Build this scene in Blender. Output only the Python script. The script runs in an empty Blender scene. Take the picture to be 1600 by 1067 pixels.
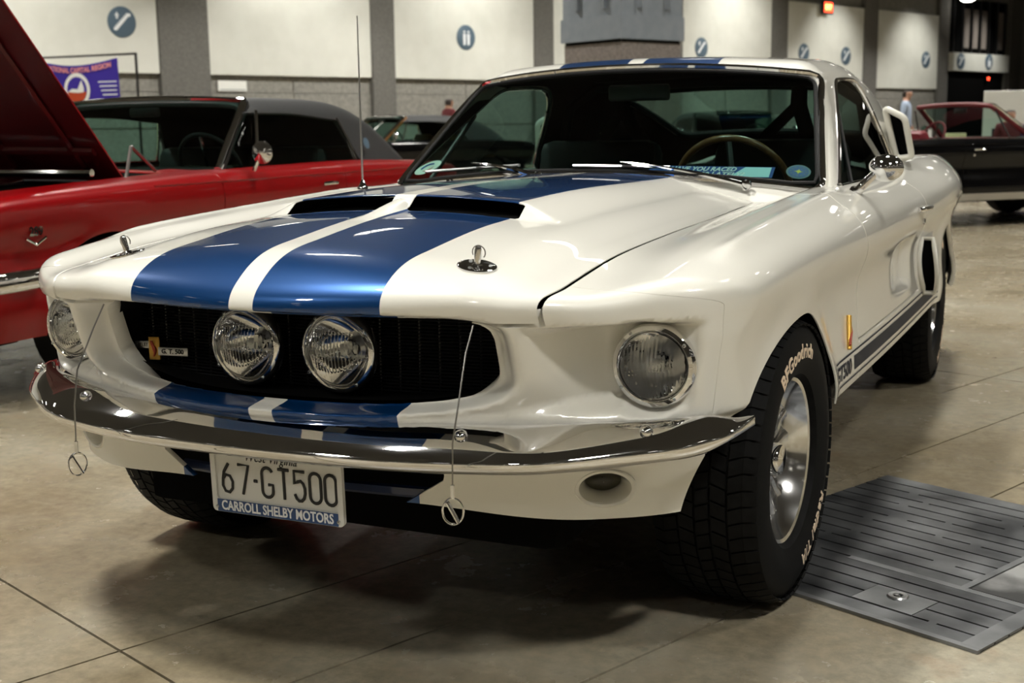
import bpy, bmesh, math, random
import numpy as np
from mathutils import Vector, Matrix

sc = bpy.context.scene
COL = sc.collection
random.seed(7); np.random.seed(7)

# ---------------------------------------------------------------- camera, world, exposure, hall lights
CP = np.array([1.43282, -2.82461, 1.08879]); YAW, PITCH, ROLL, FPX = -.43045, -.167836, -.013984, 1985.07
_F = np.array([math.sin(YAW) * math.cos(PITCH), math.cos(YAW) * math.cos(PITCH), math.sin(PITCH)])
_R = np.cross(_F, [0, 0, 1]); _R /= np.linalg.norm(_R); _U = np.cross(_R, _F)
_R2 = _R * math.cos(ROLL) + _U * math.sin(ROLL); _U2 = -_R * math.sin(ROLL) + _U * math.cos(ROLL)
cam_data = bpy.data.cameras.new('camera'); cam = bpy.data.objects.new('camera', cam_data); COL.objects.link(cam)
cam.matrix_world = Matrix(((_R2[0], _U2[0], -_F[0], CP[0]), (_R2[1], _U2[1], -_F[1], CP[1]), (_R2[2], _U2[2], -_F[2], CP[2]), (0, 0, 0, 1)))
cam_data.sensor_width = 36; cam_data.lens = FPX * 36 / 1600; cam_data.clip_end = 300
cam_data.dof.use_dof = True; cam_data.dof.focus_distance = 2.75; cam_data.dof.aperture_fstop = 6.3
sc.camera = cam
world = bpy.data.worlds.new('world'); sc.world = world; world.use_nodes = True
world.node_tree.nodes['Background'].inputs[0].default_value = (.9, .95, 1, 1)
world.node_tree.nodes['Background'].inputs[1].default_value = .01
sc.view_settings.view_transform = 'Standard'; sc.view_settings.look = 'None'; sc.view_settings.gamma = 1
sc.view_settings.use_curve_mapping = False; sc.view_settings.exposure = 0.10
sc.cycles.use_denoising = True
sc.cycles.max_bounces = 8; sc.cycles.glossy_bounces = 5; sc.cycles.transparent_max_bounces = 16
sc.cycles.sample_clamp_indirect = 6

HU = np.array([.3665, .9305]); HV = np.array([.9305, -.3665])       # hall axes: along the long wall, and away from it
W0 = np.array([-27.2, 33.0])                                        # a point on the long wall
def hall(s, d, z=0):                                                # s along the wall, d out of the wall into the hall
    q = W0 + HU * s + HV * d; return Vector((q[0], q[1], z))
HALL_ROT = math.atan2(HU[1], HU[0])                                 # local x runs along the wall
CEIL_Z = 9.2
LAMP_Z = 8.0
LAMP_POWER = 310
def hall_lamp_spots():
    """regular rows of high-bay lamps over the hall, aligned with its walls"""
    out = []
    for i in range(-4, 10):
        for j in range(-4, 5):
            q = np.array([.9, .2]) + HU * (i * 7.5 - 2.8) + HV * (j * 7.8 - 2.2)
            out.append((q[0], q[1]))
    return out

# ---------------------------------------------------------------- object helpers
def link(o, parent=None):
    COL.objects.link(o)
    if parent is not None: o.parent = parent
    return o
def tag(o, label=None, cat=None, group=None, kind=None):
    if label: o['label'] = label
    if cat: o['category'] = cat
    if group: o['group'] = group
    if kind: o['kind'] = kind
    return o
def thing(name, label, cat, loc=(0, 0, 0), rot=0, group=None):
    o = bpy.data.objects.new(name, None); o.empty_display_size = .1; link(o)
    o.location = loc; o.rotation_euler = (0, 0, rot)
    return tag(o, label, cat, group)
def mk(name, V, F, mat, parent=None, smooth=True, angle=38, normals=None, loopn=None):
    me = bpy.data.meshes.new(name)
    me.from_pydata([tuple(map(float, v)) for v in V], [], [tuple(map(int, f)) for f in F])
    mats = mat if isinstance(mat, (list, tuple)) else [mat]
    for m in mats: me.materials.append(m)
    me.polygons.foreach_set('use_smooth', [smooth] * len(me.polygons))
    if loopn is not None: me.normals_split_custom_set([tuple(n) for n in loopn])
    elif normals is not None: me.normals_split_custom_set_from_vertices([tuple(n) for n in normals])
    elif smooth: me.set_sharp_from_angle(angle=math.radians(angle))
    me.update()
    return link(bpy.data.objects.new(name, me), parent)
def bmk(name, bm, mat, parent=None, smooth=True, angle=38):
    me = bpy.data.meshes.new(name); bmesh.ops.recalc_face_normals(bm, faces=bm.faces[:]); bm.to_mesh(me); bm.free()
    for m in (mat if isinstance(mat, (list, tuple)) else [mat]): me.materials.append(m)
    me.polygons.foreach_set('use_smooth', [smooth] * len(me.polygons))
    if smooth: me.set_sharp_from_angle(angle=math.radians(angle))
    return link(bpy.data.objects.new(name, me), parent)
def copy_tree(o, parent=None, **kw):
    c = o.copy(); COL.objects.link(c)
    if parent is not None: c.parent = parent
    for k, v in kw.items(): c[k] = v
    for ch in list(o.children): copy_tree(ch, c)
    return c

class MB:
    """collects simple solids into one mesh"""
    def __init__(s): s.V = []; s.F = []
    def add(s, V, F):
        n = len(s.V); s.V += [tuple(v) for v in V]; s.F += [tuple(i + n for i in f) for f in F]; return s
    def box(s, c, d, M=None, bev=0):
        x, y, z = d[0] / 2, d[1] / 2, d[2] / 2
        if bev:
            bm = bmesh.new(); bmesh.ops.create_cube(bm, size=1)
            for v in bm.verts: v.co = Vector((v.co.x * d[0], v.co.y * d[1], v.co.z * d[2]))
            bmesh.ops.bevel(bm, geom=bm.edges[:], offset=bev, segments=2, profile=.5, affect='EDGES')
            bm.verts.index_update()
            V = [v.co.copy() for v in bm.verts]; F = [[v.index for v in f.verts] for f in bm.faces]; bm.free()
        else:
            V = [Vector((a, b, e)) for a in (-x, x) for b in (-y, y) for e in (-z, z)]
            F = [(0, 1, 3, 2), (4, 6, 7, 5), (0, 4, 5, 1), (2, 3, 7, 6), (0, 2, 6, 4), (1, 5, 7, 3)]
        if M is not None: V = [M @ v for v in V]
        return s.add([v + Vector(c) for v in V], F)
    def tube(s, pts, r, n=10, caps=True, up=(0, 0, 1), flat=1.0):
        pts = [Vector(p) for p in pts]; m = len(pts); R = r if isinstance(r, (list, tuple)) else [r] * m
        V = []; F = []; prev = None
        for i, p in enumerate(pts):
            t = (pts[min(i + 1, m - 1)] - pts[max(i - 1, 0)]).normalized()
            if prev is None:
                a = t.cross(Vector(up))
                if a.length < 1e-4: a = t.cross(Vector((1, 0, 0)))
            else: a = prev - t * prev.dot(t)
            a.normalize(); prev = a; b = t.cross(a)
            for k in range(n):
                w = 2 * math.pi * k / n; V.append(p + a * (R[i] * math.cos(w)) + b * (R[i] * flat * math.sin(w)))
        for i in range(m - 1):
            for k in range(n): F.append((i * n + k, i * n + (k + 1) % n, (i + 1) * n + (k + 1) % n, (i + 1) * n + k))
        if caps: F.append(tuple(range(n - 1, -1, -1))); F.append(tuple(range((m - 1) * n, m * n)))
        return s.add(V, F)
    def lathe(s, prof, n=48, M=None, closed=False, caps=False):
        """prof: (radius, height) pairs turned about local z"""
        V = []; F = []; m = len(prof)
        for r, h in prof:
            for k in range(n): w = 2 * math.pi * k / n; V.append(Vector((r * math.cos(w), r * math.sin(w), h)))
        for i in range(m if closed else m - 1):
            j = (i + 1) % m
            for k in range(n): F.append((i * n + k, i * n + (k + 1) % n, j * n + (k + 1) % n, j * n + k))
        if caps and not closed:
            if prof[0][0] > 1e-6: F.append(tuple(range(n - 1, -1, -1)))
            if prof[-1][0] > 1e-6: F.append(tuple(range((m - 1) * n, m * n)))
        if M is not None: V = [M @ v for v in V]
        return s.add(V, F)
    def build(s, name, mat, parent=None, smooth=True, angle=38): return mk(name, s.V, s.F, mat, parent, smooth, angle)
def axis_matrix(origin, zaxis, xaxis=(1, 0, 0)):
    z = Vector(zaxis).normalized(); x = Vector(xaxis); x = (x - z * x.dot(z)).normalized(); y = z.cross(x)
    M = Matrix((x, y, z)).transposed().to_4x4(); M.translation = Vector(origin); return M
def text_mesh(txt, size, depth=.001, bold=0.0, xscale=1.0, shear=0.0, spacing=1.0):
    """flat lettering as (verts, faces), centred on the origin in the xy plane"""
    cu = bpy.data.curves.new('lettering', 'FONT'); cu.body = txt; cu.size = size; cu.align_x = 'CENTER'; cu.align_y = 'CENTER'
    cu.extrude = depth; cu.offset = bold; cu.shear = shear; cu.space_character = spacing; cu.resolution_u = 3; cu.fill_mode = 'BOTH'
    o = bpy.data.objects.new('lettering', cu); COL.objects.link(o)
    dg = bpy.context.evaluated_depsgraph_get(); me = bpy.data.meshes.new_from_object(o.evaluated_get(dg))
    V = [Vector((v.co.x * xscale, v.co.y, v.co.z)) for v in me.vertices]; F = [tuple(p.vertices) for p in me.polygons]
    bpy.data.objects.remove(o); bpy.data.curves.remove(cu); bpy.data.meshes.remove(me)
    return V, F
def text_obj(name, txt, size, M, mat, parent, **kw):
    V, F = text_mesh(txt, size, **kw)
    return mk(name, [M @ v for v in V], F, mat, parent, smooth=False)

# ---------------------------------------------------------------- materials
def new_mat(name):
    m = bpy.data.materials.new(name); m.use_nodes = True; nt = m.node_tree
    return m, nt, nt.nodes['Principled BSDF']
def mat(name, col, rough=.5, metal=0.0, coat=0.0, spec=.5, emit=None, es=0, coat_rough=.03):
    m, nt, b = new_mat(name)
    b.inputs['Base Color'].default_value = (*col, 1); b.inputs['Roughness'].default_value = rough; b.inputs['Metallic'].default_value = metal
    b.inputs['Coat Weight'].default_value = coat; b.inputs['Coat Roughness'].default_value = coat_rough; b.inputs['Specular IOR Level'].default_value = spec
    if emit: b.inputs['Emission Color'].default_value = (*emit, 1); b.inputs['Emission Strength'].default_value = es
    return m
def nd(nt, t, **kw):
    n = nt.nodes.new(t)
    for k, v in kw.items(): setattr(n, k, v)
    return n
def noise_mat(name, c1, c2, scale, rough=(.5, .5), bump=0.0, detail=6, metal=0.0, lo=.35, hi=.65, stretch=(1, 1, 1)):
    m, nt, b = new_mat(name); L = nt.links.new
    tc = nd(nt, 'ShaderNodeTexCoord'); mp = nd(nt, 'ShaderNodeMapping'); mp.inputs['Scale'].default_value = stretch
    L(tc.outputs['Object'], mp.inputs[0])
    n = nd(nt, 'ShaderNodeTexNoise'); n.inputs['Scale'].default_value = scale; n.inputs['Detail'].default_value = detail; L(mp.outputs[0], n.inputs['Vector'])
    r = nd(nt, 'ShaderNodeValToRGB'); r.color_ramp.elements[0].position = lo; r.color_ramp.elements[1].position = hi
    r.color_ramp.elements[0].color = (*c1, 1); r.color_ramp.elements[1].color = (*c2, 1); L(n.outputs['Fac'], r.inputs[0]); L(r.outputs[0], b.inputs['Base Color'])
    mr = nd(nt, 'ShaderNodeMapRange'); mr.inputs['To Min'].default_value = rough[0]; mr.inputs['To Max'].default_value = rough[1]; L(n.outputs['Fac'], mr.inputs[0]); L(mr.outputs[0], b.inputs['Roughness'])
    b.inputs['Metallic'].default_value = metal
    if bump:
        bp = nd(nt, 'ShaderNodeBump'); bp.inputs['Strength'].default_value = bump; bp.inputs['Distance'].default_value = .01
        L(n.outputs['Fac'], bp.inputs['Height']); L(bp.outputs[0], b.inputs['Normal'])
    return m
def glass_mat(name, tint, rough=.0, ior=1.5):
    m = bpy.data.materials.new(name); m.use_nodes = True; nt = m.node_tree; nt.nodes.clear(); L = nt.links.new
    o = nd(nt, 'ShaderNodeOutputMaterial'); mx = nd(nt, 'ShaderNodeMixShader'); tr = nd(nt, 'ShaderNodeBsdfTransparent'); gl = nd(nt, 'ShaderNodeBsdfGlossy')
    lw = nd(nt, 'ShaderNodeLayerWeight'); lw.inputs['Blend'].default_value = .5
    pw = nd(nt, 'ShaderNodeMath', operation='POWER'); L(lw.outputs['Facing'], pw.inputs[0]); pw.inputs[1].default_value = 5
    fr = nd(nt, 'ShaderNodeMath', operation='MULTIPLY_ADD'); L(pw.outputs[0], fr.inputs[0]); fr.inputs[1].default_value = .92; fr.inputs[2].default_value = .05
    tr.inputs[0].default_value = (*tint, 1); gl.inputs['Roughness'].default_value = rough
    L(fr.outputs[0], mx.inputs[0]); L(tr.outputs[0], mx.inputs[1]); L(gl.outputs[0], mx.inputs[2]); L(mx.outputs[0], o.inputs[0])
    return m
def stripe_paint(name, base, stripe, lo, hi):
    """body paint with two racing stripes laid along the car (flat print: |x| between lo and hi)"""
    m, nt, b = new_mat(name); L = nt.links.new
    tc = nd(nt, 'ShaderNodeTexCoord'); sx = nd(nt, 'ShaderNodeSeparateXYZ'); L(tc.outputs['Object'], sx.inputs[0])
    ab = nd(nt, 'ShaderNodeMath', operation='ABSOLUTE'); L(sx.outputs['X'], ab.inputs[0])
    g1 = nd(nt, 'ShaderNodeMath', operation='GREATER_THAN'); L(ab.outputs[0], g1.inputs[0]); g1.inputs[1].default_value = lo
    l1 = nd(nt, 'ShaderNodeMath', operation='LESS_THAN'); L(ab.outputs[0], l1.inputs[0]); l1.inputs[1].default_value = hi
    mu = nd(nt, 'ShaderNodeMath', operation='MULTIPLY'); L(g1.outputs[0], mu.inputs[0]); L(l1.outputs[0], mu.inputs[1])
    mx = nd(nt, 'ShaderNodeMix', data_type='RGBA'); L(mu.outputs[0], mx.inputs['Factor']); mx.inputs['A'].default_value = (*base, 1); mx.inputs['B'].default_value = (*stripe, 1)
    L(mx.outputs['Result'], b.inputs['Base Color'])
    me = nd(nt, 'ShaderNodeMath', operation='MULTIPLY'); L(mu.outputs[0], me.inputs[0]); me.inputs[1].default_value = .55; L(me.outputs[0], b.inputs['Metallic'])
    b.inputs['Roughness'].default_value = .32; b.inputs['Coat Weight'].default_value = 1; b.inputs['Coat Roughness'].default_value = .02
    return m
WHITE = (.80, .785, .715)
M = {}
M['white'] = mat('white_paint', WHITE, .30, coat=1.0, coat_rough=.02)
M['striped'] = stripe_paint('white_paint_with_blue_stripes', WHITE, (.0015, .050, .19), .027, .282)
M['blue'] = mat('shaded_blue_paint', (.006, .018, .07), .35, .3, coat=1)  # stripe blue darkened: shade under the bumper put into the colour
M['chrome'] = mat('chrome', (.86, .86, .87), .04, 1)
M['alloy'] = mat('polished_alloy', (.80, .80, .80), .14, 1)
M['satin'] = mat('satin_metal', (.55, .56, .57), .30, 1)
M['black'] = mat('matte_black', (.006, .006, .006), .65, spec=.2)
M['void'] = mat('unlit_black_lining', (.003, .003, .003), .9, spec=.05)  # also paints the shade of gaps and hollows as near-black
M['trim_black'] = mat('black_trim', (.012, .012, .013), .35)
M['rubber'] = noise_mat('tyre_rubber', (.0035, .0035, .0035), (.007, .007, .007), 60, (.6, .75)); M['rubber'].node_tree.nodes['Principled BSDF'].inputs['Specular IOR Level'].default_value = .14
M['letter_white'] = mat('raised_tyre_lettering', (.78, .62, .46), .6)
M['glass'] = glass_mat('tinted_window_glass', (.52, .70, .64))
M['sideglass'] = glass_mat('dark_side_window_glass', (.42, .55, .52))
M['smoke'] = glass_mat('smoky_lamp_glass', (.30, .29, .24))
M['stripe_dark'] = mat('dark_stripe_print', (.012, .016, .03), .55, spec=.3)
M['lens'] = mat('fluted_lamp_glass', (.93, .94, .92), .0); M['lens'].node_tree.nodes['Principled BSDF'].inputs['Transmission Weight'].default_value = 1; M['lens'].node_tree.nodes['Principled BSDF'].inputs['IOR'].default_value = 1.3
M['clear'] = glass_mat('clear_lens_glass', (.92, .93, .90))
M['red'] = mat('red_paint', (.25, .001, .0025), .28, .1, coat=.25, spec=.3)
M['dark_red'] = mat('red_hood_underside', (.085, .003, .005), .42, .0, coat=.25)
M['blackpaint'] = mat('black_paint', (.002, .002, .0025), .12, coat=.2, spec=.25)
M['greenpaint'] = mat('dark_green_paint', (.004, .03, .018), .25, coat=1)
M['vinyl'] = noise_mat('black_vinyl_top', (.022, .022, .023), (.035, .035, .036), 90, (.5, .6))
M['maroon'] = mat('maroon_vinyl', (.16, .012, .018), .45)
M['tan'] = mat('tan_vinyl', (.30, .13, .03), .5)
M['seat'] = mat('black_vinyl_upholstery', (.012, .012, .012), .42)
M['wood'] = noise_mat('varnished_wood_rim', (.09, .035, .012), (.16, .07, .025), 30, (.25, .35), stretch=(1, 8, 1))
M['paper'] = mat('white_paper', (.75, .75, .72), .7)
M['ink'] = mat('black_ink', (.01, .01, .01), .6)
M['plate_white'] = mat('plate_white', (.66, .66, .63), .45)
M['plate_blue'] = mat('plate_frame_blue', (.012, .05, .16), .4)
M['gold'] = mat('gold_badge', (.62, .36, .07), .35, .6)
M['badge_red'] = mat('badge_red_enamel', (.45, .06, .02), .4)
M['signblue'] = mat('sign_slate_blue', (.075, .12, .165), .5)
M['signwhite'] = mat('sign_white', (.80, .82, .84), .5)
M['skyblue'] = mat('decal_blue', (.008, .05, .26), .4)
M['paleblue'] = mat('banner_pale_blue', (.45, .68, .78), .5)
M['yellow'] = mat('decal_yellow', (.72, .58, .05), .5)
M['cable'] = mat('steel_cable', (.33, .32, .30), .35, 1)

def clip_poly_helpers(): pass
# ---------------------------------------------------------------- shape maths (numpy only)
def spl(pts, lo=None, hi=None, n=3000):
    """natural cubic spline through pts, returned as a fast table lookup"""
    p = np.array(sorted(pts), float); x = p[:, 0]; y = p[:, 1]; m = len(x)
    if m == 2:
        X = np.linspace(x[0], x[1], 50); Y = np.interp(X, x, y)
    else:
        h = np.diff(x); A = np.zeros((m, m)); r = np.zeros(m); A[0, 0] = A[-1, -1] = 1
        for i in range(1, m - 1):
            A[i, i - 1] = h[i - 1]; A[i, i] = 2 * (h[i - 1] + h[i]); A[i, i + 1] = h[i]
            r[i] = 6 * ((y[i + 1] - y[i]) / h[i] - (y[i] - y[i - 1]) / h[i - 1])
        M = np.linalg.solve(A, r)
        X = np.linspace(x[0], x[-1], n); k = np.clip(np.searchsorted(x, X) - 1, 0, m - 2)
        a = x[k + 1] - X; b = X - x[k]; hk = h[k]
        Y = (M[k] * a ** 3 + M[k + 1] * b ** 3) / (6 * hk) + (y[k] / hk - M[k] * hk / 6) * a + (y[k + 1] / hk - M[k + 1] * hk / 6) * b
    return lambda t: np.interp(t, X, Y)
def sst(a, b, t):
    u = np.clip((t - a) / (b - a), 0, 1); return u * u * (3 - 2 * u)
def smax(a, b, k):
    h = np.maximum(k - np.abs(a - b), 0) / k
    return np.maximum(a, b) + h * h * k * .25
def gauss(t, w): return np.exp(-(t / w) ** 2)
def wheel_arch(y, z, yc, R=.345, front=0.06):
    """signed distance-like, >0 outside the arch; the front of the opening sweeps forward"""
    dy = y - yc; dy = np.where(dy < 0, dy * R / (R + front), dy)
    zz = np.where(z < .32, (z - .32) * .55, z - .32)
    return np.sqrt(dy * dy + zz * zz) - R

# ----- the white fastback (x: its own left is +, y: front is -, z up, metres; front axle at y = 0)
Wp = spl([(-1.0, .70), (-.80, .80), (-.60, .832), (-.45, .848), (-.2, .860), (.2, .870), (.7, .884), (1.3, .896), (2.0, .902), (2.743, .900), (3.2, .882), (3.8, .82)])
Ws = spl([(.15, -.12), (.26, -.080), (.32, -.045), (.38, -.020), (.45, -.012), (.52, -.022), (.60, -.032), (.67, -.028), (.72, -.010), (.76, 0), (.80, -.006), (.85, -.028), (.90, -.062), (.96, -.11), (1.05, -.20)])
hood_c = spl([(-1.1, .60), (-.95, .752), (-.91, .785), (-.85, .829), (-.70, .870), (-.48, .895), (-.30, .905), (0, .915), (.4, .921), (.9, .925), (1.6, .925)])
fend_z = spl([(-1.1, .68), (-.9, .745), (-.75, .788), (-.6, .814), (-.45, .834), (-.2, .856), (.1, .872), (.5, .890), (.95, .903), (1.5, .905), (2.0, .912), (2.5, .93), (3.0, .94), (3.8, .92)])
yu = spl([(-.1, -.909), (0, -.910), (.25, -.885), (.45, -.838), (.55, -.803), (.65, -.745), (.72, -.684), (.78, -.622), (.82, -.565), (.86, -.45), (1.0, .1)])
yl = spl([(-.1, -.864), (0, -.865), (.25, -.838), (.477, -.760), (.6, -.70), (.69, -.645), (.75, -.605), (.80, -.545), (.84, -.44), (1.0, .1)])
yv = spl([(-.1, -.785), (0, -.786), (.3, -.760), (.5, -.712), (.64, -.640), (.72, -.575), (.78, -.49), (.83, -.38), (1.0, .15)])
def gop(X, z):
    """grille opening, 1 on its rim"""
    n = np.where(z > .66, 7.0, 3.4); return ((X / .452) ** n + (np.abs(z - .66) / .088) ** n) ** (1 / n)
HLX, HLY, HLZ = .703, -.606, .646
def T_top(X, y):
    hc = hood_c(y) - .17 * X ** 2 - .010 * sst(.40, .52, X)
    fz = fend_z(y) - .05 * sst(.72, .90, X)
    t = sst(.54, .70, X)
    base = hc * (1 - t) + fz * t + .012 * np.exp(-((X - .772) / .024) ** 2) * sst(-.46, -.28, y) * (1 - sst(.70, .95, y))
    # raised centre of the hood behind the twin intakes
    up = sst(-.325, -.265, y) * (1 - .3 * sst(.0, .75, y)) * (1 - sst(.275, .40, X)) * .032
    mid = sst(-.50, -.27, y) * (1 - sst(.006, .035, X)) * .026
    return base + np.maximum(up, mid * (1 - sst(-.3, -.2, y)))
def yFront(X, z):
    up, lo = yu(X), yl(X)
    t = np.clip((z - .55) / .20, -.2, 1.2)
    y = lo * (1 - t) + up * t
    # headlight bowl
    g = gop(X, z)
    tgt = np.interp(X, [.48, .56, .61, .64, .79, .84], [-.76, -.69, -.615, -.588, -.588, -.57])
    m = sst(1.13, 1.34, g) * (1 - sst(.775, .815, X)) * sst(.555, .590, z) * (1 - sst(.722, .740, z))
    m = np.maximum(m, 1 - sst(.080, .098, np.sqrt((X - HLX) ** 2 + (z - HLZ) ** 2)))
    y = y + m * np.maximum(tgt - y, 0)
    # funnel into the grille
    y = y + .060 * (1 - sst(1.0, 1.13, g))
    # behind the bumper, then the valance
    s = sst(.520, .548, z)
    val = yv(X) + .10 * (.46 - z)
    return y * s + np.maximum(val, lo + .0) * (1 - s) + 0 * X
def W_side(y, z):
    w = Wp(y) + Ws(z) * (.55 + .45 * sst(-.7, .7, y))
    for yc in (0, 2.743):
        a = wheel_arch(y, z, yc); w = w + .012 * np.exp(-(np.maximum(a, 0) / .05) ** 2) * (z < 2)
    w = w + .030 * np.exp(-((y - 2.75) / .55) ** 2) * sst(.70, .84, z)
    w = w - .030 * sst(1.22, 1.52, y) * (1 - sst(1.60, 1.68, y)) * sst(.525, .57, z) * (1 - sst(.69, .72, z))
    return w
def yRear(X, z): return 3.72 - .10 * X ** 2 - .25 * np.maximum(.6 - z, 0)
def body(x, y, z):
    X = np.abs(x)
    k = .050
    a = smax(X - W_side(y, z), z - T_top(X, y), k)
    a = smax(a, (yFront(X, z) - y) * .85, .032 + .034 * sst(.56, .70, X) * sst(.69, .74, z))
    a = smax(a, y - yRear(X, z), .05)
    return np.maximum(a, .20 - z)
# greenhouse
Troof = spl([(.2, .60), (.9, 1.06), (1.15, 1.235), (1.28, 1.290), (1.5, 1.316), (1.8, 1.330), (2.1, 1.322), (2.5, 1.265), (2.9, 1.175), (3.3, 1.055), (3.7, .92), (4.2, .74)])
Wplan = spl([(.2, .74), (1.0, .742), (1.6, .748), (2.1, .745), (2.6, .715), (3.1, .655), (3.7, .57)])
def yWS(X, z): return .80 + (z - .93) * 1.36 + .40 * X ** 2 - .25 * np.maximum(X - .62, 0)
def W_can(y, z): return Wplan(y) - (z - .89) * .33 - .22 * np.maximum(z - .89, 0) ** 2
def canopy(x, y, z):
    X = np.abs(x)
    a = smax(X - W_can(y, z), (z - Troof(y) + .09 * X ** 2), .07)
    return smax(a, (yWS(X, z) - y) * .6, .05)
# ---------------------------------------------------------------- skinning of the shape functions
def field_mesh(f, xs, ys, zs):
    """surface nets over a rectilinear grid: quads lying on f = 0"""
    nx, ny, nz = len(xs), len(ys), len(zs)
    D = np.broadcast_to(f(xs[:, None, None], ys[None, :, None], zs[None, None, :]), (nx, ny, nz)).astype(np.float32)
    S = D < 0
    acc = np.zeros((nx - 1, ny - 1, nz - 1, 3), np.float32); cnt = np.zeros((nx - 1, ny - 1, nz - 1), np.int32)
    quads = []
    grid = [xs, ys, zs]
    for ax in range(3):
        a = [slice(None)] * 3; b = [slice(None)] * 3; a[ax] = slice(0, -1); b[ax] = slice(1, None)
        I = np.argwhere(S[tuple(a)] != S[tuple(b)])
        J = I.copy(); J[:, ax] += 1
        d0 = D[I[:, 0], I[:, 1], I[:, 2]]; d1 = D[J[:, 0], J[:, 1], J[:, 2]]; t = d0 / (d0 - d1)
        P = np.stack([grid[k][I[:, k]] + (t * (grid[k][J[:, k]] - grid[k][I[:, k]]) if k == ax else 0) for k in range(3)], 1)
        o1, o2 = [k for k in range(3) if k != ax]
        ok = np.ones(len(I), bool); cells = []
        for e1, e2 in ((-1, -1), (0, -1), (0, 0), (-1, 0)):
            c = I.copy(); c[:, o1] += e1; c[:, o2] += e2
            ok &= (c >= 0).all(1) & (c[:, 0] < nx - 1) & (c[:, 1] < ny - 1) & (c[:, 2] < nz - 1); cells.append(c)
        for c in cells:
            c = c[ok]; np.add.at(acc, (c[:, 0], c[:, 1], c[:, 2]), P[ok]); np.add.at(cnt, (c[:, 0], c[:, 1], c[:, 2]), 1)
        ids = np.stack([(c[ok][:, 0] * (ny - 1) + c[ok][:, 1]) * (nz - 1) + c[ok][:, 2] for c in cells], 1)
        flip = (d0[ok] < 0) ^ (ax == 1)
        ids[~flip] = ids[~flip][:, ::-1]
        quads.append(ids)
    Q = np.concatenate(quads); used = np.unique(Q); V = (acc.reshape(-1, 3)[used] / cnt.reshape(-1, 1)[used]).astype(float)
    Q = np.searchsorted(used, Q)
    V = settle(f, V, 3)
    n = np.cross(V[Q[:, 2]] - V[Q[:, 0]], V[Q[:, 3]] - V[Q[:, 1]]); g = grad(f, V[Q].mean(1))
    bad = (n * g).sum(1) < 0; Q[bad] = Q[bad][:, ::-1]
    return V, Q
def grad(f, V, e=.003):
    x, y, z = V.T
    g = np.stack([f(x + e, y, z) - f(x - e, y, z), f(x, y + e, z) - f(x, y - e, z), f(x, y, z + e) - f(x, y, z - e)], 1) / (2 * e)
    return g
def settle(f, V, n=2):
    for _ in range(n):
        g = grad(f, V); d = f(*V.T); V = V - np.clip(d / np.maximum((g * g).sum(1), .05), -.01, .01)[:, None] * g
    return V
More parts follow.
